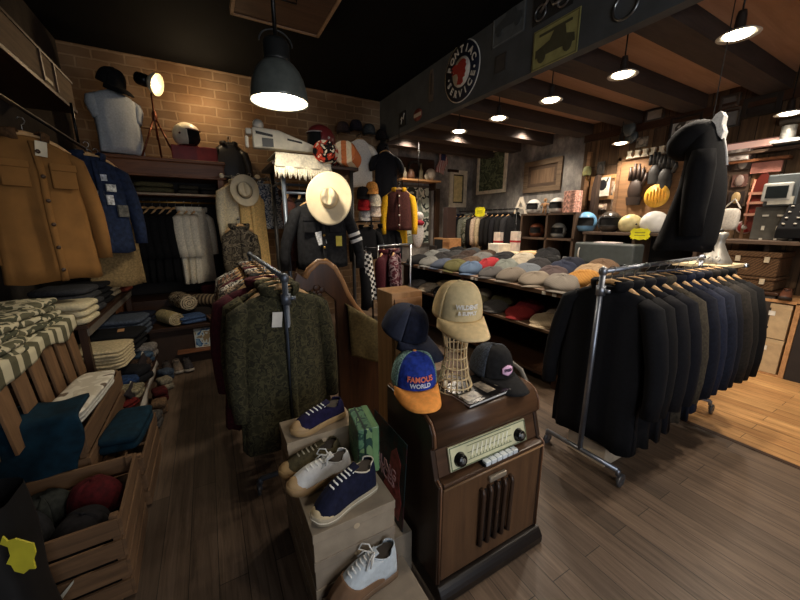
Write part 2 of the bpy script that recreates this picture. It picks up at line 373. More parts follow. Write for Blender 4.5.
# added ceiling lamps, out of view, brightening the far room and pale floor
for x, y, lb in ((4.4, .5, 'added unseen ceiling lamp over the pale floor beyond the coat rack'), (4.25, 5.26, 'added hidden ceiling lamp between the far joists over the counter'), (5.1, 4.49, 'added hidden ceiling lamp between the joists before the framed pictures'), (3.6, 6.0, 'added hidden ceiling lamp in the far corner by the curio shelf')):
    t = thing('added_lamp', lb, 'lamp', (x, y, 3.3)); obj('ring', MB().lathe([(.05, -.012), (.075, -.012), (.08, 0), (.05, 0)], 24), plain((200, 196, 186), .4, .3), t)
    obj('lens', MB().lathe([(.001, -.004), (.05, -.004)], 20), emit((255, 240, 212), 10), t)
    light('added_lamp_light', 'SPOT', (x, y, 3.27), SPOT_W * .9, SPOT_C, spot_size=R(140), spot_blend=.7, shadow_soft_size=.06)
# ---------------------------------------------------------------- builders of the goods
def nz(p, k=1.0): return noise.noise(Vector(p) * k)
def body_rings(w, L, d, hem, n=36, fold=.012, seed=0, nk=(.07, .05), sh=.1, flare=0):
    rings = []
    spec = [(0, nk[0], nk[1]), (-.012, nk[0] + .02, nk[1] + .008), (-.45 * sh, w * .36, d * .36), (-.8 * sh, w * .47, d * .43), (-1.25 * sh, w * .5, d * .48), (-.24, w * .49, d * .54)]
    m = 7
    for i in range(1, m + 1):
        t = i / m; spec.append((-.24 - (L - .24) * t, (w * .49) * (1 - t) + hem * .5 * t, d * (.54 + .04 * math.sin(t * 3))))
    for i, (z, a, b) in enumerate(spec):
        f = min(1, max(0, (-z - .12) / (L - .12))); r = []
        for k in range(n):
            th = 2 * math.pi * k / n; c, s = math.cos(th), math.sin(th)
            x = a * math.copysign(abs(c) ** .8, c); y = b * math.copysign(abs(s) ** .8, s)
            q = fold * f * (math.sin(5 * th + seed * 1.7 + 2 * f) + .7 * math.sin(9 * th + seed * 2.3)) + fold * .8 * nz((x * 6 + seed * 9, y * 6, z * 5))
            r.append((x * (1 + q * 1.2), y + (q * math.copysign(1, s) + .02 * f * math.sin(3 * x / max(a, .01) + seed)) * (.35 + .65 * abs(c)), z + .008 * f * math.sin(4 * th + seed)))
        rings.append(r)
    return rings
def jacket(name, label, loc, rz, mat, cat='jacket', group=None, w=.46, L=.68, d=.17, hem=.5, sl=.56, splay=.08, fwd=-.02, seed=0, collar=True, collar_mat=None, placket=True, buttons=0,
           button_mat=None, pockets=0, tagp=None, tag_mat=None, cuff_mat=None, sleeve_mat=None, fold=.012, rot=None, sleeves=True, hood=False, lining=None, stripe_mat=None, stripe_side=0):
    """a garment on its hanger: origin at the neck, front towards -Y"""
    t = thing(name, label, cat, loc, rz, group, rot)
    rg = body_rings(w, L, d, hem, seed=seed, fold=fold)
    obj('body', MB().loft(rg, True, True), mat, t)
    sm = sleeve_mat or mat
    if sleeves:
        for s in (-1, 1):
            x0 = s * (w / 2 - .035)
            pts = [(x0 - s * .03, 0, -.085), (x0 + s * .03, fwd * .2, -.13), (x0 + s * (.045 + splay * .35), fwd * .6, -.13 - sl * .25), (x0 + s * (.05 + splay * .75), fwd, -.13 - sl * .52), (x0 + s * (.045 + splay), fwd * 1.6, -.13 - sl * .78), (x0 + s * (.04 + splay * 1.02), fwd * 2, -.13 - sl)]
            sv = obj('sleeve', MB().tube(pts, [.05, .074, .076, .07, .062, .058], 14, flat=.8), sm, t)
            if cuff_mat:
                a, b = Vector(pts[-2]), Vector(pts[-1]); u = (b - a).normalized()
                obj('cuff', MB().tube([b - u * .05, b + u * .012], .0605, 14, flat=.82), cuff_mat, t)
            if stripe_mat and s != -stripe_side:
                for q in (.22, .42):
                    a, b = Vector(pts[2]), Vector(pts[3]); c = a + (b - a) * (q * 2.0)
                    u = (b - a).normalized(); obj('sleeve_stripe', MB().tube([c - u * .017, c + u * .017], .0785, 14, flat=.83), stripe_mat, sv)
    if collar:
        c = MB()
        def cf(u, v):
            a = R(-90) + R(28) + (2 * math.pi - R(56)) * u
            r = .07 + .03 * math.sin(v * math.pi * .9) + .02 * v
            return (r * math.cos(a) * 1.05, r * .8 * math.sin(a), .015 + .035 * math.sin(v * math.pi) - .045 * v)
        obj('collar', c.grid(cf, 24, 5), collar_mat or mat, t, solid=.006)
    yf = -d * .53
    if placket:
        def pf(u, v):
            z = -.035 - (L - .04) * v
            f = min(1, v * 4); y = -(.05 + (d * .57 - .05) * min(1, (v * (L) + .0) / .2)) - .03
            return ((u - .5) * .035 + .004 * math.sin(v * 7 + seed), y, z)
        pl = obj('placket', MB().grid(pf, 2, 14), mat, t, solid=.012)
        for k in range(buttons):
            z = -.1 - (L - .18) * k / max(1, buttons - 1)
            obj('button', MB().lathe([(.001, .005), (.011, .005), (.013, 0)], 12, M=Matrix.Translation((0, -(d * .57) - .050, z)) @ Matrix.Rotation(R(90), 4, 'X')), button_mat or BLACK, pl)
    for k in range(pockets):
        s = (-1, 1)[k % 2]; z = -.24 if k < 2 else -L * .72
        pk = obj('pocket', MB().box((s * w * .25, -d * .55 - .012, z), (.13, .024, .15)), mat, t, bevel=.006)
        obj('pocket_flap', MB().box((s * w * .25, -d * .55 - .028, z + .06), (.135, .01, .045)), mat, pk, bevel=.004)
    if tagp:
        tg = obj('price_tag', MB().box((0, 0, -.05), (.055, .003, .09)), tag_mat or PAPER, t, loc=tagp, rot=(R(4), R(6), R(-5)))
        obj('string', MB().tube([(0, 0, -.005), (0, .004, .06)], .0012, 5), BLACK, tg)
    if lining: obj('lining', MB().prism([(-.05, -.02), (.05, -.02), (.018, -.3), (-.018, -.3)], -d * .5, -d * .56), lining, t)
    if hood:
        def hf(u, v):
            a = 2 * math.pi * u; b = math.pi * (v - .5)
            return (.12 * math.cos(b) * math.cos(a), .02 + .13 * math.cos(b) * math.sin(a), .06 + .15 * math.sin(b) - .05 * math.cos(b) * max(0, -math.sin(a)))
        obj('hood', MB().grid(hf, 24, 14, True), mat, t)
    return t
def hanger(label, loc, rz, group=None, w=.4, mat=None, rail_h=.085):
    """wooden clothes hanger: origin at the neck of the garment, its hook over a rail rail_h higher"""
    t = thing('clothes_hanger', label, 'hanger', loc, rz, group)
    pts = [(-w / 2, .012, -.075), (-w * .35, 0, -.035), (-w * .15, -.004, .004), (0, -.006, .014), (w * .15, -.004, .004), (w * .35, 0, -.035), (w / 2, .012, -.075)]
    obj('shoulder_bar', MB().tube(pts, [.012, .016, .018, .019, .018, .016, .012], 10), mat or WD_HANG, t)
    h = rail_h; obj('hook', MB().tube([(0, -.006, .01), (0, -.006, h - .02), (.012, -.006, h - .012), (.02, -.006, h + .006), (.012, -.006, h + .022), (-.006, -.006, h + .025), (-.017, -.006, h + .01)], .0026, 6), CHROME, t)
    return t
def rackrail(name, label, x0, x1, h, loc, rz, mat, foot=.5, cat='clothes rack', wheels=True):
    """free-standing garment rack along local X"""
    t = thing(name, label, cat, loc, rz)
    obj('rail', MB().tube([(x0, 0, h), (x1, 0, h)], .016, 12), mat, t)
    for x in (x0, x1):
        p = obj('post', MB().tube([(x, 0, .125), (x, 0, h + .016)], .017, 12), mat, t)
        obj('elbow', MB().ell((x, 0, h), (.026, .026, .03), 14, 8), mat, p)
        obj('clamp', MB().lathe([(.018, -.03), (.028, -.03), (.028, .03), (.018, .03)], 14, (x, 0, h - .12)).tube([(x, -.02, h - .12), (x, -.055, h - .12)], .012, 8), mat, p)
        f = obj('foot_bar', MB().tube([(x, -foot / 2, .125), (x, foot / 2, .125)], .016, 12), mat, t)
        if wheels:
            for s in (-1, 1):
                c = obj('caster', MB().tube([(x, s * foot / 2, .13), (x, s * foot / 2, .09)], .014, 8).box((x + .02, s * foot / 2, .075), (.03, .012, .06)), mat, t)
                obj('wheel', MB().lathe([(.001, -.006), (.012, -.006), (.014, -.010), (.036, -.011), (.045, -.007), (.045, .007), (.036, .011), (.014, .010), (.012, .006), (.001, .006)], 22, M=Matrix.Translation((x + .03, s * foot / 2 + s * .012, .045)) @ Matrix.Rotation(R(90), 4, 'X')), plain((60, 60, 62), .4), c)
    return t

def ballcap(label, loc, rz, front, back, visor, group=None, rot=None, txt=None, patch=None, button=None, side_net=None, sc=1.0, name='baseball_cap'):
    t = thing(name, label, 'cap', loc, rz, group, rot); t.scale = (sc, sc, sc)
    def cr(u, v, lo=0.0):
        a = 2 * math.pi * u; s = math.sin(a); c = math.cos(a)
        b = (math.pi / 2) * v
        rx = .084; ry = .098
        hz = .118 if s < 0 else .112
        k = math.cos(b) ** (.56 if s < 0 else .66)
        seam = 1 - .012 * (abs(math.cos(3 * (a - math.pi / 2))) > .985) * math.cos(b)
        return (rx * k * c * seam, ry * k * s * seam, hz * math.sin(b) ** 1.05)
    nu = 72
    frt = lambda u, v: (R(180 + 28) / (2 * math.pi) <= u <= R(360 - 28) / (2 * math.pi))
    obj('front_panels', MB().grid(lambda u, v: cr(u, v), nu, 14, True, keep=lambda u, v: frt(u, v)), front, t, solid=.003)
    obj('back_panels', MB().grid(lambda u, v: cr(u, v), nu, 14, True, keep=lambda u, v: not frt(u, v)), back, t, solid=.003)
    def vs(u, v):
        a = R(180 + 24) + R(132) * u; x0, y0 = .084 * math.cos(a), .098 * math.sin(a)
        ext = .092 * (1 - abs(2 * u - 1) ** 3.4)
        x = x0 * (1 + .02 * v); y = y0 - ext * v - .004 * v
        return (x, y, +.006 - .030 * v * v - .22 * x * x / .084 * (.3 + .7 * v) + .012 * v)
    obj('visor', MB().grid(vs, 28, 8), visor, t, solid=.004)
    obj('button', MB().ell((0, 0, .117), (.008, .008, .004), 10, 6), button or front, t)
    obj('sweatband', MB().lathe([(.0815, .0), (.082, .02)], 40, sy=1.165), DARKIN, t)
    def wp(x, y, z, off=.0):
        a = -math.pi / 2 + x / .092; zz = max(.004, .046 + y); b = math.asin(min(.98, (zz / .118) ** (1 / 1.05))); k = math.cos(b) ** .56
        return ((.084 * k + .004 + z) * math.cos(a), (.098 * k + .004 + z) * math.sin(a), zz)
    if patch:
        col, poly, bord = patch
        for nm, s, dz, m in (('patch_border', 1.14, 0, bord), ('patch', 1.0, .0012, col)):
            n = len(poly); mb = MB(); ctr = wp(0, 0, dz)
            dense = []
            for i in range(n):
                p, q = Vector(poly[i]), Vector(poly[(i + 1) % n])
                dense += [p + (q - p) * (k / 4) for k in range(4)]
            rr = [[wp(p.x * s * f, p.y * s * f, dz) for p in dense] for f in (.02, .35, .7, 1)]
            obj(nm, mb.loft(rr, True, False), m, t, solid=.0015)
    for k, (s, size, y, m) in enumerate(txt or []):
        text('lettering', s, size, m, t, warp=lambda x, yy, z, y=y: wp(x, yy + y, z + .0028), bold=.0006)
    return t
def flatcap(label, loc, rz, mat, group, tilt=0, w=.15, l=.165, h=.075, seed=0, name='flat_cap', peak_mat=None, roll=0, cat='cap'):
    t = thing(name, label, cat, loc, rz, group, (R(tilt), R(roll), rz))
    def cr(u, v):
        a = 2 * math.pi * u; b = -.45 + (math.pi / 2 + .45) * v
        c, s = math.cos(a), math.sin(a); k = max(0, math.cos(b)) ** .7
        front = max(0, -s)
        z = h * (.34 + .66 * math.sin(b) * (1 + .28 * s * k)) * (1 - .34 * front * k) if b > 0 else h * .34 * (1 + b / .45) * (1 - .34 * front)
        n_ = 1 + .05 * nz((c * 2 + seed * 5.1, s * 2, v * 2)) + .012 * math.sin(8 * a)
        return (w * k * c * n_, l * k * s * n_, max(0.0, z * (1 + .12 * nz((c * 1.5 + seed, s * 1.5 + seed * 3, 1)))))
    obj('crown', MB().grid(cr, 40, 12, True), mat, t)
    def pk(u, v):
        a = R(205) + R(130) * u
        ext = .07 * (1 - abs(2 * u - 1) ** 2.2)
        return (w * .86 * math.cos(a), l * .93 * math.sin(a) - ext * v, .022 - .014 * v - .2 * (w * math.cos(a)) ** 2 / w)
    obj('peak', MB().grid(pk, 18, 4), peak_mat or mat, t, solid=.006)
    obj('button', MB().ell((0, .0, h * .995), (.011, .011, .006), 10, 6), mat, t)
    return t
def cowboy(label, loc, rot, mat, band, bw=.215, name='cowboy_hat', group=None):
    """origin at the centre of the brim, crown up +Z, front -Y"""
    t = thing(name, label, 'hat', loc, 0, group, rot); k = bw / .2
    def br(u, v):
        a = 2 * math.pi * u; r = .088 + (bw - .088) * v; c, s = math.cos(a), math.sin(a)
        x, y = r * c * (.9 if v > .0 else .9), r * s * 1.06
        return (x, y, .045 * (abs(c) ** 3) * v * v - .012 * abs(s) * v * v)
    obj('brim', MB().grid(br, 56, 8, True), mat, t, solid=.004)
    def cr(u, v):
        a = 2 * math.pi * u; c, s = math.cos(a), math.sin(a); q = v
        if q < .75: f = 1 - .16 * (q / .75); z = .105 * (q / .75)
        else:
            e = (q - .75) / .25; f = .84 * math.cos(e * math.pi / 2) ** .55; z = .105 + .02 * math.sin(e * math.pi / 2)
        x, y = .08 * f * c, .094 * f * s
        if q > .6:
            g = min(1, (q - .6) / .3); z -= .036 * g * math.exp(-(x / .022) ** 2) * (1 if y > -.05 else .7)
            z -= .022 * g * (math.exp(-((x - .05) / .02) ** 2) + math.exp(-((x + .05) / .02) ** 2)) * (y < .0) * min(1, -y / .04 if y < 0 else 0)
        return (x, y, z)
    obj('crown', MB().grid(cr, 48, 20, True), mat, t)
    obj('hat_band', MB().lathe([(.0815, .002), (.0805, .022)], 44, sy=1.175), band, t, solid=-.002)
    return t
def helmet(label, loc, rz, shell, group, visor='open', trim=None, face=None, r=.135, name='full_face_helmet', stripe=None):
    t = thing(name, label, 'helmet', loc, rz, group)
    def sp(u, v, k=1.0):
        a = 2 * math.pi * u; b = math.pi * (v - .5); c, s = math.cos(a), math.sin(a)
        y = s * r * 1.12 * math.cos(b) * k; x = c * r * .95 * math.cos(b) * k; z = r * 1.02 * (math.sin(b) if b > -.9 else math.sin(-.9)) * k
        if s < 0 and b < 0: y *= 1 + .16 * (-s) * min(1, -b / .5)
        return (x, y, z + r * .8)
    win = lambda u, v: abs(u - .75) < .175 and (.42 < v < .64 if visor != 'jet' else .14 < v < .62)
    obj('shell', MB().grid(sp, 48, 26, True, keep=lambda u, v: not win(u, v) and v > .2), shell, t, solid=.008)
    obj('lining', MB().grid(lambda u, v: sp(u, v, .9), 28, 18, True, keep=lambda u, v: v > .2), DARKIN if visor != 'face' else face, t)
    lo, hi = (.42, .64) if visor != 'jet' else (.15, .62)
    loop = [sp(.75 - .175 + .35 * k / 12, lo, 1.01) for k in range(13)] + [sp(.75 + .175 - .35 * k / 12, hi, 1.01) for k in range(13)]
    obj('window_trim', MB().tube(loop, .005, 8, True), trim or BLACK, t)
    if visor == 'shield': obj('visor', MB().grid(lambda u, v: sp(.75 + (u - .5) * .37, .42 + .22 * v, 1.03), 16, 5), plain((40, 44, 48), .08, .2), t, solid=.003)
    if visor == 'peak': obj('peak', MB().grid(lambda u, v: tuple(Vector(sp(.75 + (u - .5) * .34, .66, 1.02)) + Vector((0, -.07 * v * (1 - abs(2 * u - 1) ** 2), .01 * v))), 14, 3), shell, t, solid=.004)
    if stripe: obj('stripe', MB().grid(lambda u, v: sp(.75 + (u - .5) * .07 if v < .5 else .25 - (u - .5) * .07, .66 + .34 * v * 2 if v < .5 else 1 - .4 * (v - .5) * 2, 1.012), 4, 20), stripe, t)
    obj('rim', MB().tube([sp(k / 36, .2, 1.0) for k in range(36)], .006, 8, True), trim or BLACK, t)
    for s in (0, .5): obj('snap', MB().ell(sp(s, .5, 1.0), (.014, .014, .014), 10, 6), trim or BLACK, t)
    return t
def sneaker(label, loc, rz, upper, sole, toe=None, lace=None, high=False, group=None, rot=None, bow=False, heel=None, foxing=None, name='sneaker', vamp=None):
    """toe towards +X, L about 0.28"""
    t = thing(name, label, 'shoe', loc, rz, group, rot); t.scale = (1.08, 1.08, 1.08)
    prof = [(-.135, .024), (-.12, .034), (-.08, .037), (-.03, .035), (.02, .038), (.07, .047), (.11, .043), (.135, .03), (.145, .012)]
    n = 44
    def wid(x):
        for (a, p), (b, q) in zip(prof, prof[1:]):
            if a <= x <= b: return p + (q - p) * (x - a) / (b - a)
        return 0
    def outl(k):
        a = 2 * math.pi * k / n; x = .005 + .14 * math.copysign(abs(math.cos(a)) ** .75, math.cos(a)); w_ = max(.0, wid(x))
        return (x, math.copysign(w_, math.sin(a)) * min(1, abs(math.sin(a)) * 2.2) if abs(math.sin(a)) > 1e-6 else 0)
    ol = [outl(k) for k in range(n)]
    tsp = lambda x: .012 * max(0, (x - .07) / .07) ** 2
    rs = [[(x * .97, y * .95, tsp(x)) for x, y in ol], [(x * 1.02, y * 1.05, .004 + tsp(x)) for x, y in ol], [(x * 1.03, y * 1.07, .022 + tsp(x)) for x, y in ol], [(x * 1.01, y * 1.0, .031 + tsp(x)) for x, y in ol]]
    obj('sole', MB().loft(rs), sole, t)
    if foxing: obj('foxing_stripe', MB().tube([(x * 1.03, y * 1.07, .018 + tsp(x)) for x, y in ol], .0022, 6, True), foxing, t)
    ht = .115 if high else .072; rings = []
    for j in range(9):
        s = j / 8; r = []
        for k in range(n):
            x, y = ol[k]; a = 2 * math.pi * k / n
            ox = -.075 + (.052 if not high else .05) * math.cos(a) + (.012 if not high else 0); oy = .03 * math.sin(a)
            zt = ht + (.022 if math.cos(a) < -.5 else 0) + .02 * max(0, math.cos(a))
            f = s ** 1.15; px_ = x * .99 + (ox - x * .99) * f; py_ = y * .98 + (oy - y * .98) * (s ** 1.8)
            r.append((px_, py_, .026 + tsp(x) * (1 - s) + (zt - .026) * math.sin(s * math.pi / 2) ** .9))
        rings.append(r)
    obj('upper', MB().loft(rings, True, False), upper, t, solid=.003)
    obj('inside', MB().loft([[(x * .93, y * .8, z - .008) for x, y, z in rings[7]]], True, False), plain((70, 62, 54), .9), t)
    obj('collar_binding', MB().tube(rings[8], .003, 6, True), foxing or upper, t)
    if vamp:
        def vf(u, v):
            a = R(-112) + R(224) * u; top = .5 + 2.9 * max(0.0, math.cos(a * .8)) ** .8; q = v * top; jj = int(q); f = q - jj
            kk = (a / (2 * math.pi) * n) % n; k0 = int(kk) % n; k1 = (k0 + 1) % n; g = kk - int(kk); L_ = lambda P, Q, t_: [p + (w - p) * t_ for p, w in zip(P, Q)]
            x, y, z = L_(L_(rings[jj][k0], rings[jj][k1], g), L_(rings[jj + 1][k0], rings[jj + 1][k1], g), f)
            return (x * 1.02 + .002, y * 1.07, z + .003)
        obj('vamp', MB().grid(vf, 44, 10), vamp, t, solid=.003)
    if toe:
        def tf(u, v):
            a = -math.pi * .5 + math.pi * u; b = math.pi / 2 * v
            return (.085 + .058 * math.cos(a) * math.cos(b) ** .7, .046 * math.sin(a) * math.cos(b) ** .8, .026 + .012 * math.cos(a) + .03 * math.sin(b))
        obj('toe_cap', MB().grid(tf, 20, 8), toe, t)
    if heel: obj('heel_patch', MB().box((-.134, 0, .06), (.006, .03, .04)), heel, t, bevel=.003)
    def top(x):
        fx = -.011 if not high else -.025
        s = max(0, min(1, (.1436 - x) / (.1436 - fx))) ** (1 / 1.15); return .026 + (ht - .006) * math.sin(s * math.pi / 2) ** .9 + .003
    if lace:
        m = 6 if high else 5
        for k in range(m):
            x = .062 - k * (.098 / m); z = top(x) + .002; w_ = .019
            pts = [(x - .004, -w_, z - .008), (x, -w_ * .55, z), (x + .003, 0, z + .002), (x, w_ * .55, z), (x - .004, w_, z - .008)]
            obj('lace', MB().tube(pts, .0036, 6, flat=.6), lace, t)
        if bow:
            z = top(-.04) + .004
            for s in (-1, 1):
                obj('lace', MB().tube([(-.035, 0, z), (-.03, s * .02, z + .022), (-.012, s * .04, z + .02), (-.0, s * .045, z - .002), (-.012, s * .03, z - .004), (-.033, 0, z)], .003, 6), lace, t)
                obj('lace', MB().tube([(-.035, 0, z), (-.01, s * .02, z + .006), (.012, s * .034, z - .018)], .003, 6), lace, t)
    obj('tongue', MB().grid(lambda u, v: (-.005 - .045 * v, (u - .5) * .036, top(-.005 - .045 * v) - .002 + .012 * v), 6, 6), upper, t, solid=.004)
    return t
def shoebox(label, loc, rz, mat, dims=(.34, .21, .125), group=None, lid=.04, notch=True, name='shoe_box', hole=None, lab=None):
    t = thing(name, label, 'box', loc, rz, group); x, y, z = dims
    obj('body', MB().box((0, 0, (z - .002) / 2), (x - .006, y - .006, z - .002)), mat, t, bevel=.002)
    l = obj('lid', MB().box((0, 0, z - lid / 2), (x, y, lid)), mat, t, bevel=.0025)
    if notch: obj('notch', MB().lathe([(.001, 0), (.013, 0)], 14, M=Matrix.Translation((0, -y / 2 - .001, z - lid)) @ Matrix.Rotation(R(90), 4, 'X')), plain((190, 170, 140), .8), l)
    if hole: obj('hand_hole', MB().ell((0, -y / 2, z * .3), (.022, .003, .02), 14, 8), DARKIN, t)
    if lab: obj('paper_label', MB().box((.02, -y / 2 - .001, z * .72), (.06, .003, .05)), PAPER, t)
    return t
def folded(label, loc, rz, dims, mat, group=None, name='folded_shirt', cat='folded clothes', seed=0, tilt=None, layers=2, label_tag=None):
    """a garment folded into a soft slab, its fold towards -Y"""
    t = thing(name, label, cat, loc, rz, group, tilt); x, y, z = dims
    def fn(u, v, hz, z0, k):
        a, b = 2 * math.pi * u, math.pi * (v - .5); sg = lambda q, p: math.copysign(abs(q) ** p, q)
        X = x / 2 * sg(math.cos(b), .35) * sg(math.cos(a), .3); Y = y / 2 * sg(math.cos(b), .35) * sg(math.sin(a), .3); Z = hz / 2 * sg(math.sin(b), .7)
        q = .10 * nz((X * 7 + seed * 3.1 + k, Y * 7, 2.2))
        return (X * (1 + q * .4) + .01 * k * ((seed % 3) - 1), Y * (1 + q * .3), z0 + hz / 2 + Z * (1 + q * 2) + .006 * nz((X * 14, Y * 14, seed)))
    for k in range(layers):
        hz = z / layers
        obj('layer', MB().grid(lambda u, v: fn(u, v, hz * 1.06, k * hz, k), 32, 10, True), mat, t)
    if label_tag: obj('paper_tag', MB().box((x * .1, -y * .1, z + .004), (.1, .05, .003), rz=.3), label_tag, t)
    return t
def crate(label, loc, rz, dims, mat=None, nslat=3, group=None, rot=None, name='wooden_crate', base=True):
    t = thing(name, label, 'crate', loc, rz, group, rot); x, y, z = dims; mx, my, mz = mat or (WD_CRATE, WD_CRATEY, WD_CRATEZ); th = .014
    gh = z / nslat
    for s in (-1, 1):
        f = MB(); e = MB()
        for k in range(nslat):
            zc = gh * (k + .5); f.box((0, s * (y / 2 - th / 2), zc), (x - 2 * th, th, gh * .8)); e.box((s * (x / 2 - th / 2), 0, zc), (th, y, gh * .8))
        obj('side_panel', f, mx, t, bevel=.002); obj('end_panel', e, my, t, bevel=.002)
    for sx in (-1, 1):
        for sy in (-1, 1): obj('corner_post', MB().box((sx * (x / 2 - th - .015), sy * (y / 2 - th - .015), z / 2), (.03, .03, z)), mz, t, bevel=.002)
    if base:
        b = MB()
        for k in range(5): b.box((0, -y / 2 + th + (y - 2 * th) * (k + .5) / 5, .006), (x - 2 * th, (y - 2 * th) / 5 * .9, .01))
        obj('base', b, mx, t)
    return t
def framed(label, loc, rz, w, h, frame, art, fw=.04, depth=.03, cat='picture', name='framed_picture', mount=None, group=None, mw=.04):
    """hangs with its face to -Y; origin at the centre of its back"""
    t = thing(name, label, cat, loc, rz, group)
    f = MB()
    for s in (-1, 1):
        f.box((s * (w - fw) / 2, -depth / 2, 0), (fw, depth, h)); f.box((0, -depth / 2, s * (h - fw) / 2), (w - 2 * fw, depth, fw))
    obj('frame', f, frame, t, bevel=.004)
    iw, ih = w - 2 * fw, h - 2 * fw
    if mount: obj('mount', MB().box((0, -depth * .3, 0), (iw, .004, ih)), mount, t); iw -= 2 * mw; ih -= 2 * mw
    obj('print', MB().box((0, -depth * .36, 0), (iw, .004, ih)), art, t)
    return t
def roll(label, loc, rz, L, r, mat, endmat, name='rolled_blanket', group=None, seed=0, cat='blanket'):
    """a rolled textile along local Y, its visible end at -Y"""
    t = thing(name, label, cat, loc, rz, group)
    def fn(u, v):
        a = 2 * math.pi * u; k = 1 + .05 * nz((math.cos(a) * 2, v * 3, seed)); e = 1 if .02 < v < .98 else .93
        return (r * k * e * math.cos(a), -L / 2 + L * v, r * .92 + r * .92 * k * e * math.sin(a))
    obj('roll', MB().grid(fn, 28, 12, True), mat, t)
    sp = []; n = 60
    for i in range(n): a = i / n * 6.5 * math.pi; q = .12 * r + .84 * r * i / n; sp.append((q * math.cos(a), -L / 2 - .003, r * .92 + q * .92 * math.sin(a)))
    obj('end', MB().lathe([(.001, 0), (r * .94, 0)], 24, M=Matrix.Translation((0, -L / 2 + .001, r * .92)) @ Matrix.Rotation(R(90), 4, 'X') @ Matrix.Scale(.92, 4, (0, 1, 0))), endmat, t)
    obj('spiral_edge', MB().tube(sp, .005, 5), mat, t)
    return t
def sheetdrape(fn, nu=24, nv=24, th=.008): return MB().grid(fn, nu, nv), th
# ---------------------------------------------------------------- the radio console and what stands on it
WALNUT = wood((52, 36, 25), (90, 64, 45), 'X', .36); WALNUTZ = wood((40, 28, 20), (66, 47, 34), 'Z', .38); WALNUT_L = wood((72, 50, 34), (104, 75, 50), 'Z', .4)
t = thing('radio_console', 'tall walnut radio console with slanted ivory dial and slotted door', 'radio', (1.045, 1.19, 0))
hx = .315
side = [(-.225, .07), (.225, .07), (.225, .85), (-.12, .85), (-.155, .835), (-.178, .80), (-.185, .745), (-.17, .725), (-.205, .60), (-.235, .585), (-.235, .07)]
for s in (-1, 1):
    obj('side_panel', MB().prism(side, s * hx - .012, s * hx + .012, plane='YZ'), WALNUTZ, t, bevel=.004)
    edge = [(s * hx, y - .002, z) for y, z in side[2:11]]
    obj('edge_bead', MB().tube([(s * hx, -.237, .09), (s * hx, -.237, .585), (s * hx, -.207, .6)], .005, 8).tube([(s * hx, -.172, .727), (s * hx, -.187, .745), (s * hx, -.18, .80), (s * hx, -.156, .837), (s * hx, -.12, .853), (s * hx, .22, .853)], .007, 8), wood((92, 62, 42), (128, 92, 66), 'Z', .3), t)
def hood_f(u, v):
    pr = [(.225, .848), (-.12, .848), (-.15, .835), (-.172, .80), (-.179, .745), (-.165, .727)]
    k = v * (len(pr) - 1); i = min(int(k), len(pr) - 2); f = k - i
    return ((u - .5) * 2 * (hx - .01), pr[i][0] + (pr[i + 1][0] - pr[i][0]) * f, pr[i][1] + (pr[i + 1][1] - pr[i][1]) * f)
obj('top_hood', MB().grid(hood_f, 2, 25, smooth=True), WALNUT, t, solid=.012)
obj('lock_button', MB().ell((.03, -.183, .752), (.009, .005, .012), 12, 8), BLACKM, t)
dn = Matrix.Translation((0, -.185, .66)) @ Matrix.Rotation(R(-16), 4, 'X')
obj('dial_board', MB().box((0, .012, 0), (2 * hx - .03, .02, .13), dn), WALNUT, t)
dp = obj('dial_panel', MB().box((0, 0, 0), (.47, .012, .105)), plain((206, 204, 168), .35), t, loc=(-.01, -.19, .66), rot=(R(-16), 0, 0), bevel=.003)
GOLD = plain((214, 208, 150), .35); GREEN_L = plain((88, 104, 78), .5)
g = MB()
for s in (-1, 1): g.box((0, -.0075, s * .047), (.455, .003, .003)).box((s * .228, -.0075, 0), (.003, .003, .097))
obj('dial_border', g, GREEN_L, dp)
g = MB()
for k in range(9): g.box((-.105 + k * .026, -.007, .006), (.008, .003, .044), Matrix.Rotation(R(24), 4, 'Y'))
obj('station_scale', g, plain((238, 236, 214), .4), dp)
g = MB()
for k in range(3): g.box((0, -.007, -.028 + k * .03), (.27, .002, .0018))
for k in range(14): g.box((-.12 + k * .0185, -.007, -.022), (.0015, .002, .01))
obj('scale_lines', g, GREEN_L, dp)
for s in (-1, 1):
    k = obj('knob', MB().lathe([(.001, .028), (.02, .027), (.026, .02), (.028, .006), (.032, 0)], 28, M=Matrix.Translation((s * .18, -.006, -.012)) @ Matrix.Rotation(R(90), 4, 'X')), plain((18, 18, 18), .18), dp)
    obj('knob_cap', MB().lathe([(.001, .031), (.01, .030), (.013, .026)], 20, M=Matrix.Translation((s * .18, -.006, -.012)) @ Matrix.Rotation(R(90), 4, 'X')), plain((90, 90, 88), .2), k)
for k in range(6): obj('push_key', MB().box((-.085 + k * .034 + .03, -.225, .6015), (.031, .03, .022)), plain((214, 222, 226), .3), t, bevel=.004)
obj('key_surround', MB().box((.03, -.215, .5945), (.22, .045, .012)), BLACKM, t)
obj('ledge', MB().box((0, -.215, .582), (2 * hx - .024, .05, .02)), WALNUT, t, bevel=.006)
obj('ledge_bead', MB().tube([(-hx + .01, -.242, .572), (hx - .01, -.242, .572)], .005, 8), wood((120, 92, 66), (160, 128, 96), 'X', .3), t)
dr = obj('door', MB().box((0, -.222, .325), (2 * hx - .028, .024, .47)), WALNUT_L, t, bevel=.003)
obj('maker_plate', MB().box((0, -.243, .522), (.105, .02, .026)), plain((150, 140, 124), .3, .4), dr, bevel=.006)
slot = MB()
for k in range(4): slot.box((-.067 + k * .045, -.236, .33), (.017, .006, .29))
obj('speaker_slot', slot, DARKIN, dr)
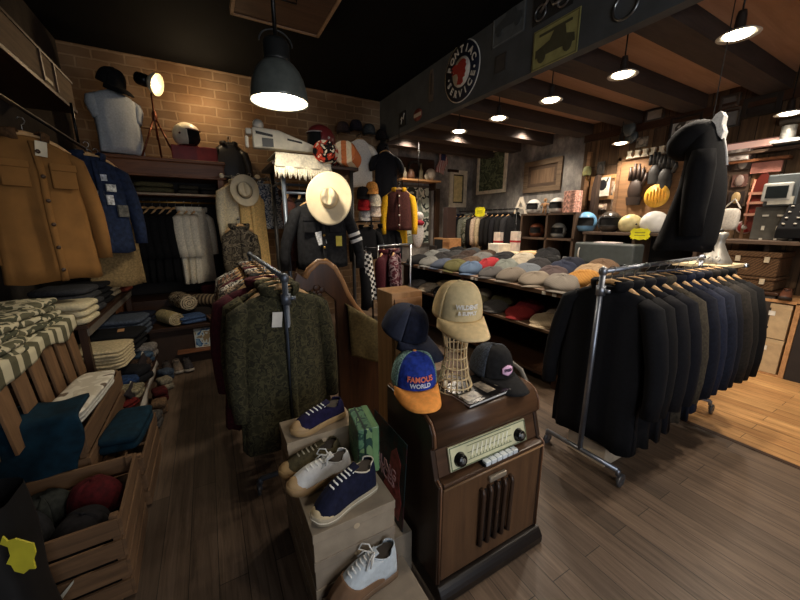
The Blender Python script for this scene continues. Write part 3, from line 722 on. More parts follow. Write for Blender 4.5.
for k in range(5): obj('slot_rib', MB().tube([(-.09 + k * .045, -.23, .482), (-.09 + k * .045, -.25, .482), (-.09 + k * .045, -.256, .466), (-.09 + k * .045, -.252, .33), (-.09 + k * .045, -.25, .185), (-.09 + k * .045, -.232, .18)], .011, 10, flat=.8), WALNUTZ, dr)
obj('back_panel', MB().box((0, .219, .46), (2 * hx - .024, .012, .76)), WALNUTZ, t)
pl = [(-.275, 0), (-.28, .012), (-.28, .045), (-.272, .06), (-.262, .075), (-.25, .085), (.23, .085), (.23, 0)]
obj('plinth', MB().prism(pl, -hx - .012, hx + .012, plane='YZ'), plain((24, 18, 15), .35), t, bevel=.004)
# flex running down behind the console
one('rubber_hose', 'grey flexible hose arching over the back edge of the radio console', 'hose', MB().tube([(1.36, 1.46, .4), (1.37, 1.44, .78), (1.38, 1.38, .89), (1.392, 1.28, .92), (1.40, 1.16, .88), (1.405, 1.09, .78), (1.405, 1.06, .62), (1.40, 1.06, .4), (1.40, 1.1, .15), (1.41, 1.14, .016)], .013, 12), plain((104, 98, 88), .5))

cy = lambda m, **k: m
BLUEF = fabric((38, 60, 150)); ORANGEF = fabric((244, 160, 78), .08); AQUA = fabric((150, 196, 196), .12); BEIGEC = fabric((226, 200, 150), .07); GREYBG = fabric((150, 138, 112), .15)
def net(col):
    N = NT('cap_mesh'); N.setp(.9, 0, .2); co = N.coord(); a = N.n('TexVoronoi', i_Scale=260.0); N.l(co, a.inputs['Vector'])
    N.l(N.ramp(a.outputs[0], [(.2, lin(col)), (.55, lin(shade(col, .55)))]), N.b.inputs['Base Color']); return N.m
t = ballcap('blue and aqua mesh cap with orange visor on the radio console', (.80, 1.29, .915), R(-18), BLUEF, net((176, 222, 214)), ORANGEF, rot=(R(5), 0, R(-18)), button=ORANGEF, sc=1.3, name='mesh_cap',
        txt=[('FAMOUS', .026, .006, plain((222, 116, 84), .7)), ('WORLD', .021, -.016, plain((198, 206, 226), .7))])
hx8 = [(-.026, -.012), (-.028, .008), (-.014, .016), (0, .019), (.014, .016), (.028, .008), (.026, -.012), (.012, -.018), (0, -.022), (-.012, -.018)]
t = ballcap('black mesh cap with pink badge on the radio console beside the wire head', (1.25, 1.235, .885), R(34), fabric((30, 30, 31)), net((84, 92, 104)), fabric((30, 30, 31)), rot=(R(4), 0, R(-4)), sc=1.28, name='mesh_cap',
        patch=(plain((236, 190, 222), .7), hx8, plain((60, 22, 50), .7)), txt=[('SPEED', .0145, .0, plain((62, 44, 70), .7))])
t = ballcap('beige baseball cap with white lettering on the rattan display head', (.985, 1.21, 1.24), R(10), fabric((200, 182, 140), .06), BEIGEC, BEIGEC, rot=(R(8), 0, R(-20)), sc=1.36,
        txt=[('WILDENT', .0185, .012, WHITE), ('& SUPPLY', .0155, -.007, WHITE)])
# rattan head
RATTAN = plain((206, 182, 138), .6)
t = thing('rattan_head', 'openwork rattan display head under the beige cap', 'display head', (.99, 1.215, .852))
pr = [(.0, .088), (.03, .083), (.07, .068), (.12, .06), (.17, .052), (.22, .052), (.28, .062), (.33, .08), (.39, .086), (.43, .075), (.46, .04)]
for k in range(18):
    a = 2 * math.pi * k / 18; obj('upright_cane', MB().tube([(r * math.cos(a), r * math.sin(a) * 1.05, z + .003) for z, r in pr], .0032, 6), RATTAN, t)
for k in (0, 1, 2, 3, 4, 5, 6):
    z, r = pr[k]; obj('hoop', MB().tube([(r * math.cos(a * .2618), r * 1.05 * math.sin(a * .2618), z + .004) for a in range(24)], .0036 if k else .007, 6, True), RATTAN, t)
obj('shell_ornament', MB().ell((-.07, -.02, .05), (.014, .01, .02), 12, 8), plain((222, 206, 172), .4), t)
# record sleeve / book
t = thing('art_book', 'glossy black picture book under the rattan head on the console', 'book', (1.085, 1.14, .852), R(4))
obj('cover', MB().box((0, 0, .02), (.33, .21, .006)).box((0, 0, .003), (.33, .21, .006)).box((0, .103, .012), (.33, .006, .02)), plain((20, 18, 18), .2), t, bevel=.001)
obj('pages', MB().box((0, -.001, .0115), (.322, .2, .012)), plain((210, 208, 204), .6), t)
obj('cover_picture', MB().bb(-.15, -.06, -.08, -.02, .0225, .024).bb(-.02, .04, -.07, .03, .0225, .024).bb(.07, .13, -.05, .06, .0225, .024), plain((120, 112, 100), .25, var=.6, scale=30), t)
# record poster leaning on the console's side
t = thing('band_poster', 'dark record poster in clear sleeve leaning on the console side', 'poster', (.655, 1.31, .23), 0, None, (0, R(3), 0))
obj('sheet', MB().bb(-.004, 0, -.17, .17, 0, .46), patches([(22, 30, 34), (34, 46, 48), (60, 34, 36), (26, 34, 38)], 6, .3, 3), t)
obj('portrait', MB().prism([(-.02, .03), (-.13, .03), (-.15, .14), (-.12, .22), (-.13, .33), (-.08, .39), (-.03, .34), (-.02, .24), (.03, .13)], -.0055, -.004, plane='YZ'), plain((140, 62, 58), .4, var=.4, scale=25), t)
for k, (s, z) in enumerate((('YOUNG', .235), ('VOICES', .19))): text('lettering', s, .075, plain((206, 160, 160), .5), t, (-.006, .045, z), (R(90), R(0), R(-90)), bold=.001)
one('carton', 'brown cardboard carton wedged between shoe boxes and radio console', 'box', MB().bb(.595, .70, 1.13, 1.5, 0, .225), CARDG, bevel=.003)

# ---------------------------------------------------------------- shoe boxes and shoes
KR = plain((152, 138, 118), .85); KR2 = plain((138, 125, 108), .85); KR3 = plain((162, 145, 121), .85)
def sbox(x, y, z, lb, m=KR, d=(.35, .2, .13), **k): return shoebox(lb, (x, y, z), 0, m, d, 'stacked shoe boxes', **k)
names = ['lowest', 'second', 'third', 'topmost']
for k in range(4): sbox(.395, 1.155, .13 * k, f'{names[k]} brown shoe box of the front stack beside the radio console', (KR2, KR, KR2, KR)[k])
for k in range(4): sbox(.395, 1.362, .13 * k, f'{names[k]} brown shoe box of the middle stack, behind the navy high-top', (KR, KR2, KR, KR3)[k])
for k in range(5): sbox(.395, 1.569, .13 * k, f'{(names[:3] + ["fourth", "topmost"])[k]} brown shoe box of the rear stack by the camouflage jackets', (KR2, KR, KR2, KR, KR3)[k])
sbox(.42, .94, 0, 'low brown shoe box at the very front under the brown and white trainer', KR2, (.36, .215, .225))
NAVYC = fabric((27, 30, 52), .2); OFFW = plain((224, 224, 220), .7, var=.03); GUM = plain((176, 142, 98), .6); OLIVES = fabric((84, 76, 54), .2); LACEW = plain((236, 236, 232), .8)
sneaker('white canvas low sneaker with gum toe on the middle shoe boxes', (.335, 1.315, .522), R(187), fabric((226, 226, 224), .05), plain((164, 134, 94), .6), plain((188, 156, 112), .6), LACEW, bow=True, name='sneaker')
sneaker('navy canvas high-top with cream toe on the front shoe boxes', (.385, 1.135, .522), R(194), NAVYC, plain((168, 156, 132), .6), plain((206, 186, 146), .6), LACEW, high=True, name='high_top_sneaker', foxing=plain((214, 206, 186), .6))
sneaker('olive canvas sneaker with gum toe behind the white sneaker', (.325, 1.425, .522), R(184), OLIVES, plain((150, 120, 78), .6), plain((180, 146, 96), .6), plain((170, 160, 134), .8), name='sneaker')
sneaker('navy canvas sneaker on the rear and highest shoe box', (.40, 1.545, .652), R(196), fabric((34, 30, 62), .2), plain((172, 140, 96), .6), plain((186, 152, 106), .6), LACEW, name='sneaker')
sneaker('pale blue leather trainer with brown suede toe at the very front', (.40, .995, .227), R(186), fabric((196, 206, 212), .05), plain((112, 88, 66), .6), None, LACEW, high=True, bow=True, vamp=plain((122, 92, 66), .85), heel=plain((104, 70, 50), .7), name='leather_trainer')
t = thing('gift_tin', 'green patterned box standing upright beside the white sneaker', 'box', (.555, 1.35, .522), R(-8))
obj('body', MB().box((0, 0, .115), (.1, .2, .23)), patches([(74, 112, 88), (92, 130, 98), (48, 76, 66), (120, 150, 104)], 14, .35, 5), t, bevel=.006)
obj('lid_band', MB().box((-.018, 0, .115), (.012, .204, .234)), plain((30, 52, 46), .3), t, bevel=.004)
obj('lid_edge', MB().box((.03, 0, .115), (.03, .203, .233)), plain((108, 146, 98), .3), t, bevel=.004)

# ---------------------------------------------------------------- church pew end and draped cloth
PEW = wood((46, 28, 17), (80, 50, 30), 'Z', .35); PEWL = wood((130, 90, 56), (172, 126, 82), 'Z', .4)
t = thing('church_pew', 'dark church pew with scrolled carved end beside camouflage jackets', 'bench', (0, 0, 0))
pts = [at(px, py, y=2.27) for px, py in [(299, 300), (292, 285), (296, 272), (305, 278), (309, 270), (318, 262), (326, 262), (334, 268), (341, 280), (347, 294), (355, 307), (366, 319), (378, 328), (387, 335)]]
poly = [(p.x, p.z) for p in pts] + [(pts[-1].x, 0.0), (.745, 0.0), (.745, 1.12), (.62, 1.24)]
obj('end_panel', MB().prism(poly, 2.25, 2.295), PEW, t, bevel=.006)
obj('edge_moulding', MB().tube([(p.x, 2.27, p.z) for p in pts[3:]], .025, 10, flat=.9), PEWL, t)
c = at(318, 292, y=2.245)
ro = MB()
for k in range(4):
    a = k * math.pi / 2 + R(20); ro.ell((c.x + .03 * math.cos(a), 2.249, c.z + .03 * math.sin(a)), (.022, .006, .022), 12, 6)
ro.ell((c.x, 2.247, c.z), (.014, .008, .014), 10, 6)
obj('carved_rosette', ro, wood((40, 22, 12), (66, 38, 22), 'Z', .5), t)
obj('seat', MB().bb(.76, 1.1, 2.295, 3.0, .4, .44), PEW, t); obj('backrest', MB().bb(1.07, 1.1, 2.295, 3.0, .44, .85), PEW, t)
def dr_(u, v):
    p0, p1 = at(347, 309, y=2.2), at(378, 326, y=2.2); x = p0.x + (p1.x - p0.x) * u; zt = p0.z + (p1.z - p0.z) * u + .012
    if v < .25: return (x, 2.33 - .135 * v / .25, zt + .012 * math.sin(v * 4 * math.pi))
    return (x + .012 * math.sin(u * 9) * (v - .25) + .02 * (v - .25), 2.192 - .012 * math.sin(u * 7 + 1) * (v - .25), zt - (v - .25) / .75 * (.36 - .05 * u))
one('folded_cushion', 'olive cloth draped over the carved pew end', 'cloth', MB().grid(dr_, 16, 24), fabric((96, 84, 54), .2), solid=.012)
# plain wooden board post behind the caps, with the navy cap
t = thing('display_cabinet', 'narrow upright wooden display cabinet behind the blue mesh cap', 'cabinet', (.905, 1.56, 0))
obj('body', MB().bb(-.11, .075, -.06, .12, 0, 1.30), WD_TAN, t, bevel=.004); obj('door', MB().bb(-.1, .065, -.072, -.06, .06, 1.27), wood((150, 108, 72), (190, 146, 104), 'Z', .4), t, bevel=.003)
ballcap('navy baseball cap hanging on the narrow wooden display cabinet', (.83, 1.44, 1.11), 0, NAVYF, fabric((54, 58, 74), .1), fabric((44, 48, 64), .1), rot=(R(20), R(0), R(20)), sc=1.3)
one('cap_hook', 'small steel hook on the narrow display cabinet', 'hook', MB().tube([(.86, 1.49, 1.2), (.86, 1.46, 1.2), (.86, 1.45, 1.22)], .004), STEEL)
# ---------------------------------------------------------------- left clothes rack with camouflage jackets
CAMO_D = patches([(50, 48, 34), (58, 56, 40), (76, 72, 50), (44, 42, 32), (64, 62, 44)], 24, .95, 1, .5)
CAMO_O = patches([(66, 62, 42), (54, 52, 36), (84, 78, 54), (46, 44, 32)], 20, .95, 4, .5)
MAROON = fabric((62, 18, 26)); FAIR = patches([(70, 58, 48), (140, 124, 104), (44, 40, 40), (104, 86, 70)], 26, .95, 2, .2)
MONO = patches([(24, 24, 24), (176, 170, 160), (40, 40, 42), (120, 114, 106)], 20, .95, 6, .4); PLAID = stripes((52, 44, 40), (104, 72, 54), 9, 'X')
rackrail('clothes_rack', 'grey pipe clothes rack carrying camouflage jackets, beside the shoe boxes', 0, 1.75, 1.35, (.355, 1.97, 0), R(90), PIPE, .46)
LRJ = [(CAMO_D, 'dark camouflage parka, nearest on the pipe rack beside the shoe boxes', .5, .98), (CAMO_O, 'olive camouflage jacket behind the nearest camouflage parka', .52, .86), (MAROON, 'maroon jacket third along the pipe rack behind camouflage', .54, .98),
       (BLACKF, 'black jacket hanging behind the maroon one on the pipe rack', .5, .85), (FAIR, 'brown patterned knit jacket in the middle of the pipe rack', .54, .74), (MONO, 'black and white patterned jacket halfway along the pipe rack', .52, .74),
       (MAROON, 'dark red shirt behind the black and white patterned jacket', .5, .78), (FAIR, 'brown patterned cardigan near the far end of the pipe rack', .52, .72), (PLAID, 'brown striped overshirt second from the far end of the pipe rack', .52, .72), (MONO, 'grey patterned jacket at the far end of the pipe rack', .54, .7)]
for k, (m, lb, w, L) in enumerate(LRJ):
    y = 2.10 + .155 * k; x = .345 - (.045 if k == 2 else 0)
    jacket('camouflage_jacket' if k < 2 else 'jacket', lb, (x, y, 1.265), R((8, -4, 5, -3, 4, -6, 2, 5, -2, 3)[k]), m, w=w, L=L, d=.15 if k else .2, hem=w + (.1 if k < 3 else .06), sl=.62 if k < 2 else .56, splay=.03, seed=k, placket=k < 3, buttons=0,
           tagp=((-.06, -.13, -.1) if k == 0 else None), fold=.014, collar=True)
    hanger(('nearest', 'second', 'third', 'fourth', 'fifth', 'sixth', 'seventh', 'eighth', 'ninth', 'tenth')[k] + ' wooden hanger along the pipe rack of camouflage jackets', (x, y, 1.27), 0, 'hangers on the pipe rack', .38, WD_HANG, .08)

# ---------------------------------------------------------------- tall pipe shelf with hats, helmets and black jackets
t = thing('shelf_rack', 'tall grey pipe shelf rack with wooden top board under the pendant lamp', 'shelf', (.71, 3.6, 0))
for n_, (x, y) in enumerate(((0, 0), (.71, 0), (0, .6), (.71, .6))):
    obj('post', MB().tube([(x, y, 0), (x, y, 2.2)], .022 if n_ != 1 else .02, 12), PIPE if n_ == 0 else plain((44, 42, 40), .5), t)
for z in (.12, 1.95):
    obj('cross_bar', MB().tube([(0, 0, z), (.71, 0, z)], .014, 10) if z > 1 else MB().tube([(0, .6, z), (.71, .6, z)], .014, 10), PIPE, t)
obj('hanging_rail', MB().tube([(0, .3, 2.06), (.71, .3, 2.06)], .014, 10), PIPE, t)
obj('rail_bracket', MB().tube([(0, 0, 2.06), (0, .6, 2.06)], .012, 8).tube([(.71, 0, 2.06), (.71, .6, 2.06)], .012, 8), PIPE, t)
obj('top_board', MB().bb(-.1, .78, -.04, .66, 2.2, 2.235), WD_DARKX, t, bevel=.004)
for k, (m, nm) in enumerate(((fabric((58, 30, 24)), 'brown leather'), (BLACKF, 'black wool'), (fabric((44, 40, 34)), 'dark olive'), (BLACKF, 'black canvas'), (fabric((30, 28, 30)), 'charcoal'))):
    jacket('jacket', f'{nm} jacket hanging inside the tall pipe shelf rack', (.80 + .125 * k, 3.9, 1.965), R(78), m, w=.42, L=.8, d=.11, hem=.46, seed=k + 3, placket=False, splay=.03)
    hanger(f'hanger of the {nm} jacket inside the tall shelf rack', (.80 + .125 * k, 3.9, 1.97), R(78), 'hangers in the shelf rack', .36, WD_HANG, .085)
DENIMB = fabric((34, 34, 36), .35, 30)
jacket('denim_jacket', 'black denim jacket with two white sleeve stripes under the big cream hat', (1.03, 3.46, 1.88), R(-10), DENIMB, w=.5, L=.66, d=.16, hem=.5, sl=.56, splay=.12, seed=2, buttons=5, button_mat=BRASS, pockets=2, tagp=None, stripe_mat=plain((228, 226, 222), .8), stripe_side=1)
one('price_tag', 'yellow price tag hanging from the black denim jacket', 'tag', MB().box((0, 0, 0), (.06, .003, .1)), plain((214, 196, 80), .7), loc=at(339, 241, y=3.345), rz=R(-8))
one('price_tag', 'white printed price tag hanging from the black denim jacket', 'tag', MB().box((0, 0, 0), (.085, .003, .13)), plain((232, 230, 224), .7, var=.3, scale=60), loc=at(321, 238, y=3.345), rot=(0, R(-14), R(-8)))
hanger('wooden hanger of the black denim jacket on the shelf rack front', (1.03, 3.46, 1.885), R(-10), None, .42, WD_HANG, .08)
cowboy('large cream felt cowboy hat hanging on the front of the shelf rack', (1.05, 3.24, 1.885), (R(84), R(4), R(-22)), plain((230, 212, 176), .85, var=.04), plain((208, 188, 150), .8), .235)
# on its top board (z = 2.235)
FRINGE = fabric((240, 230, 206), .1)
t = thing('fringed_poncho', 'cream fringed knit poncho draped over the front of the shelf board', 'poncho', (.90, 3.62, 2.285))
def po(u, v):
    x = -.26 + .52 * u
    if v < .6: return (x, .42 - .5 * v / .6, .012 + .02 * math.sin(u * 9) * v)
    q = (v - .6) / .4; return (x * (1 + .05 * q), -.085 - .012 * math.sin(u * 20) * q - .012, .012 - .12 * q)
obj('cloth', MB().grid(po, 32, 20), FRINGE, t, solid=.012)
one('folded_blanket', 'cream folded blanket under the fringed poncho', 'blanket', MB().bb(.66, 1.14, 3.6, 4.0, 2.236, 2.283), FRINGE, bevel=.015)
fr = MB()
for k in range(34):
    x = -.27 + .54 * k / 33; L = .1 + .05 * random.random(); fr.tube([(x, -.1, -.1), (x + .006 * math.sin(k), -.104, -.11 - L * .4), (x + .012 * math.sin(k * 2), -.1, -.12 - L * .7)], [.010, .009, .005], 6)
obj('fringe', fr, FRINGE, t)
t = thing('model_airplane', 'cream wooden toy glider lying on the fringed poncho', 'toy', (.80, 3.66, 2.40), R(-4))
obj('fuselage', MB().loft([[(-.33, -.05, -.05), (-.33, .05, -.05), (-.33, .05, .13), (-.33, -.05, .13)], [(-.1, -.06, -.05), (-.1, .06, -.05), (-.1, .06, .12), (-.1, -.06, .12)], [(.3, -.03, -.05), (.3, .03, -.05), (.3, .03, -.0), (.3, -.03, -.0)]], smooth=False), plain((206, 198, 180), .6), t, bevel=.012)
obj('dark_stripe', MB().loft([[(-.3, -.062, .07), (-.3, .062, .07), (-.3, .062, .095), (-.3, -.062, .095)], [(.12, -.05, .02), (.12, .05, .02), (.12, .05, .035), (.12, -.05, .035)]], smooth=False), BLACK, t)
obj('nose', MB().ell((-.27, 0, .16), (.05, .05, .05), 14, 8), plain((214, 206, 188), .6), t)
obj('tail_fin', MB().box((-.36, 0, .09), (.05, .09, .05)).box((-.38, 0, 0), (.03, .07, .1)), plain((210, 204, 190), .6), t, bevel=.01)
obj('badge', MB().box((-.2, -.062, -.0), (.1, .006, .075)), plain((40, 40, 42), .5), t)
helmet('dark red racing helmet on the shelf board beside the pendant lamp', (1.17, 3.82, 2.41), R(-70), plain((120, 44, 44), .3), 'helmets on the shelf rack', 'jet', plain((190, 184, 176), .5), r=.145)
one('book_block', 'flat tan parcel under the dark red helmet on the shelf board', 'parcel', MB().bb(1.02, 1.32, 3.72, 4.0, 2.236, 2.41), plain((150, 122, 90), .8), bevel=.006)
roll('rolled black, white and red patterned blanket on the shelf board', (1.19, 3.60, 2.237), R(-35), .4, .115, patches([(226, 214, 190), (26, 24, 24), (190, 66, 44), (226, 214, 190)], 11, .95, 8, .3), patches([(226, 214, 190), (26, 24, 24), (190, 66, 44), (226, 214, 190)], 11, .95, 8, .3), seed=2)
roll('rolled orange and cream striped blanket at the end of the shelf board', (1.40, 3.64, 2.237), R(-30), .46, .125, stripes((206, 120, 70), (232, 214, 182), 3, 'X', .9), stripes((206, 120, 70), (232, 214, 182), 3, 'X', .9), seed=4)

# ---------------------------------------------------------------- wardrobe on the brick wall
t = thing('wardrobe', 'open red-brown wooden wardrobe of dark trousers against the brick wall', 'wardrobe', (0, 0, 0))
for x in (-1.1, .2): obj('side_panel', MB().bb(x, x + .07, 5.3, 5.96, 0, 2.22), WD_RED, t, bevel=.006)
obj('cornice', MB().bb(-1.14, .31, 5.26, 5.98, 2.4, 2.44).bb(-1.12, .29, 5.28, 5.98, 2.22, 2.4), WD_REDX, t, bevel=.01)
obj('cornice_moulding', MB().bb(-1.14, .31, 5.262, 5.3, 2.215, 2.245), WD_REDX, t, bevel=.008)
obj('back_panel', MB().bb(-1.03, .2, 5.94, 5.96, 0, 2.22), plain((26, 18, 14), .7), t)
obj('inner_shelf', MB().bb(-1.03, .2, 5.32, 5.94, 2.0, 2.03), WD_REDX, t)
obj('shelf_edge', MB().tube([(-1.03, 5.33, 2.015), (.2, 5.33, 2.015)], .016, 10), plain((196, 176, 146), .4), t)
obj('hanging_rail', MB().tube([(-1.03, 5.6, 1.93), (.2, 5.6, 1.93)], .014, 10), BRASS, t)
obj('floor_board', MB().bb(-1.03, .2, 5.32, 5.94, .06, .09), WD_REDX, t)
OLIVE = fabric((88, 82, 58)); CREAMF = fabric((240, 230, 208), .1)
FS = [(-.9, (.26, .3, .09), fabric((70, 66, 56)), 'dark grey'), (-.52, (.42, .34, .13), OLIVE, 'olive'), (-.16, (.24, .32, .11), fabric((60, 56, 46)), 'brown-grey'), (.08, (.2, .3, .1), fabric((40, 38, 36)), 'black')]
for x, d, m, nm in FS: folded(f'{nm} folded jacket on the upper shelf of the wardrobe', (x, 5.52, 2.031), R(3), d, m, name='folded_jacket', seed=int(x * 10), layers=2)
for k in range(11):
    x = -.93 + .085 * k; cm = CREAMF if k >= 8 else (OLIVE if k == 2 else BLACKF)
    nm = ['first black', 'second black', 'olive green', 'third black', 'fourth black', 'fifth black', 'sixth black', 'seventh black', 'first cream', 'second cream', 'third cream'][k]
    jacket('long_shirt' if k >= 8 else 'jacket', f'{nm} garment along the rail in the red-brown wardrobe', (x + (.02 if k >= 8 else 0), 5.6, 1.84), R(58), cm, w=.36, L=.95 if k < 8 else 1.0, d=.075, hem=.4, sl=.5, splay=.0, seed=k, placket=False, collar=k >= 8, cat='garment')
    hanger(f'hanger of the {nm} garment in the wardrobe', (x + (.02 if k >= 8 else 0), 5.6, 1.845), R(58), 'hangers in the wardrobe', .3, WD_HANG, .08)
one('folded_scarf', 'maroon folded cloth lying below the cream shirts in the wardrobe', 'cloth', MB().ell((.0, 5.5, .74), (.16, .1, .07), 20, 10, e=.5), MAROON)
one('storage_chest', 'dark wooden chest standing below the hanging shirts in the wardrobe', 'chest', MB().bb(-1.0, .18, 5.34, 5.9, .09, .67), WD_DARKX, bevel=.01)
# on its top (z = 2.44)
t = thing('display_torso', 'dark display torso standing on the wardrobe in a pale grey T-shirt', 'mannequin', (-.80, 5.58, 2.44), R(25))
obj('neck', MB().lathe([(.05, .72), (.045, .80), (.06, .84), (.001, .86)], 20), BLACK, t); obj('stand', MB().lathe([(.14, 0), (.14, .012), (.02, .03), (.02, .15)], 24), BLACK, t)
tt = jacket('t_shirt', 'pale blue-grey T-shirt on the display torso above the wardrobe', (-.80, 5.58, 3.19), R(25), fabric((176, 182, 186), .08), cat='t-shirt', w=.44, L=.7, d=.24, hem=.44, sl=.2, splay=-.03, seed=1, placket=False, collar=False, fold=.018)
ballcap('black baseball cap tilted on the display torso above the wardrobe', (-.80, 5.56, 3.255), R(40), BLACKF, BLACKF, BLACKF, rot=(R(25), R(0), R(45)), sc=1.6)
t = thing('tripod_lamp', 'lit tripod spot lamp standing on the wardrobe before the bricks', 'lamp', (-.42, 5.62, 2.44)); t.scale = (1.3, 1.3, 1.3)
COP = plain((104, 58, 38), .35, .7)
for a in (90, 210, 330): obj('leg', MB().tube([(0, 0, .42), (.17 * math.cos(R(a)), .17 * math.sin(R(a)), 0)], .009, 8), COP, t)
obj('column', MB().tube([(0, 0, .2), (0, 0, .62)], .008, 8), COP, t); obj('clamp', MB().lathe([(.02, .38), (.024, .4), (.024, .43), (.015, .46)], 14), COP, t)
obj('spreader', MB().tube([(-.14, 0, .3), (.3, .05, .3)], .005, 6), COP, t)
hd = obj('lamp_housing', MB().lathe([(.001, -.09), (.05, -.09), (.055, -.08), (.055, 0), (.03, .02), (.001, .02)], 20), BLACKM, t, loc=(-.02, 0, .72), rot=(R(8), R(108), R(-16)))
obj('reflector', MB().lathe([(.03, .015), (.06, .03), (.095, .07), (.10, .1)], 28), plain((232, 222, 196), .25, .3), hd, solid=.003)
obj('bulb', MB().ell((0, 0, .065), (.04, .04, .03), 16, 10), emit((255, 226, 164), 14), hd)
light('tripod_light', 'POINT', (.12, 5.57, 3.30), TRIPOD_W, TRIPOD_C, shadow_soft_size=.05)
t = thing('vanity_case', 'dark red open case on the wardrobe under the white helmet', 'case', (0, 5.6, 2.44))
obj('body', MB().bb(-.28, .24, -.15, .15, 0, .2), plain((134, 38, 34), .5), t, bevel=.01); obj('lid', MB().bb(-.26, .02, .02, .15, .2, .22), plain((120, 38, 34), .5), t, bevel=.005)
obj('lining_panel', MB().bb(-.0, .22, -.155, -.148, .02, .19), plain((160, 56, 46), .6), t)
helmet('white helmet with dark red face opening above the wardrobe', (-.09, 5.6, 2.665), R(60), plain((222, 212, 190), .35), None, 'jet', plain((90, 24, 24), .5), r=.155, face=plain((84, 20, 20), .5))
jacket('leather_jacket', 'black leather jacket hanging on the bricks beside the wardrobe top', (.42, 5.86, 2.78), 0, plain((20, 19, 20), .45), w=.4, L=.5, d=.14, hem=.4, sl=.4, splay=.03, seed=8, placket=False)
hanger('hanger of the black leather jacket on the brick wall', (.42, 5.86, 2.785), 0, None, .34, BLACK, .08)
one('wall_hook', 'iron hook in the bricks holding the black leather jacket', 'hook', MB().tube([(.42, 5.99, 2.86), (.42, 5.85, 2.86), (.42, 5.84, 2.89)], .006), BLACKM)

# cream coat, small hat and friends between wardrobe and shelf rack
t = thing('coat_stand', 'steel coat rail beside the wardrobe carrying the cream coat', 'coat rail', (.36, 5.0, 0))
obj('post', MB().tube([(0, 0, 0), (0, 0, 2.25)], .016), STEEL, t); obj('base', MB().lathe([(.001, .02), (.16, .02), (.17, 0)], 24), STEEL, t); obj('arm', MB().tube([(-.12, 0, 2.23), (.62, 0, 2.23)], .012), STEEL, t)
obj('arm_end', MB().ell((-.12, 0, 2.24), (.03, .03, .03), 12, 8).ell((.3, 0, 2.25), (.035, .03, .03), 12, 8), plain((226, 214, 186), .6), t)
jacket('canvas_coat', 'long cream canvas coat hanging beside the wardrobe behind a small hat', (.42, 4.86, 2.15), R(-8), fabric((238, 222, 186), .12), w=.44, L=1.2, d=.14, hem=.46, sl=.6, splay=.0, seed=3, cat='coat', collar=True)
hanger('hanger of the long cream canvas coat', (.42, 4.86, 2.155), R(-8), None, .38, WD_HANG, .08)
jacket('work_vest', 'mustard tan work vest hung in front of the cream canvas coat', (.53, 4.72, 2.02), R(-4), fabric((226, 188, 122), .12), w=.3, L=.98, d=.1, hem=.34, seed=5, sleeves=False, cat='vest', collar=False)
hanger('hanger of the mustard tan work vest', (.53, 4.72, 2.03), R(-4), None, .26, WD_HANG, .2)
cowboy('small pale straw cowboy hat hung on the cream canvas coat', (.455, 4.60, 2.04), (R(86), R(-12), R(-10)), plain((232, 214, 178), .85, var=.05), plain((120, 96, 70), .8), .175)
jacket('camouflage_jacket', 'grey-brown camouflage jacket hanging below the small straw hat', (.35, 4.6, 1.62), R(10), patches([(88, 80, 68), (58, 52, 44), (112, 102, 86), (46, 42, 38)], 12, .95, 9), w=.3, L=.7, d=.13, hem=.33, splay=.0, seed=9)
hanger('hanger of the grey-brown camouflage jacket', (.35, 4.6, 1.625), R(10), None, .32, WD_HANG, .08)
one('coat_peg', 'steel arm under the coat rail for the camouflage jacket', 'rail', MB().tube([(.36, 5.0, 1.705), (.35, 4.58, 1.705)], .01), STEEL)
jacket('printed_shirt', 'pale blue printed shirt hanging behind the grey pipe post', (.74, 4.75, 2.14), R(-5), patches([(170, 178, 190), (70, 84, 108), (206, 210, 214), (110, 120, 140)], 14, .9, 12), w=.36, L=.55, d=.12, hem=.38, sl=.25, splay=.04, seed=4, cat='shirt')
hanger('hanger of the pale blue printed shirt', (.74, 4.75, 2.145), R(-5), None, .32, WD_HANG, .08)
one('coat_peg', 'steel arm at the end of the coat rail for the printed shirt', 'rail', MB().tube([(.74, 5.0, 2.225), (.74, 4.73, 2.225)], .01), STEEL)
# ---------------------------------------------------------------- left wall: cupboard, jackets, crates of folded clothes
FASC = wood((104, 84, 62), (150, 124, 92), 'Y', .8)
t = thing('wall_cupboard', 'long high wooden wall cupboard with jackets hanging from its rail', 'cupboard', (0, 0, 0))
fc = MB()
for k, (a, b) in enumerate(((.9, 1.6), (1.62, 2.3), (2.32, 3.0), (3.02, 3.62), (3.64, 3.88), (3.9, 4.34))): fc.bb(-.93, -.905, a, b, 2.655, 2.86)
obj('front_boards', fc, FASC, t, bevel=.004); obj('bottom_board', MB().bb(-1.32, -.9, .88, 4.36, 2.62, 2.65), WD_DARKY, t, bevel=.003)
obj('top_board', MB().bb(-1.32, -.9, .88, 4.36, 2.86, 2.88), WD_DARKY, t); obj('end_board', MB().bb(-1.32, -.93, 4.33, 4.355, 2.65, 2.86), WD_DARK, t)
for y in (3.63, 3.89): obj('batten', MB().bb(-.903, -.893, y - .012, y + .012, 2.66, 2.86), WD_DARK, t)
obj('label_holder', MB().bb(-.904, -.898, 3.66, 3.8, 2.675, 2.70), plain((210, 196, 160), .5), t)
rl = obj('hanging_rail', MB().tube([(-.86, 1.2, 2.30), (-.86, 4.34, 2.30)], .012, 10), BLACKM, t)
for y in (1.4, 4.0): obj('rail_bracket', MB().tube([(-.86, y, 2.30), (-.86, y, 2.62)], .01, 8), BLACKM, t)
CANVAS = fabric((134, 94, 50), .08, 8); CANVAS2 = fabric((138, 98, 54), .1, 8); BLUED = fabric((36, 46, 70), .25, 30)
CORD = fabric((86, 62, 40))
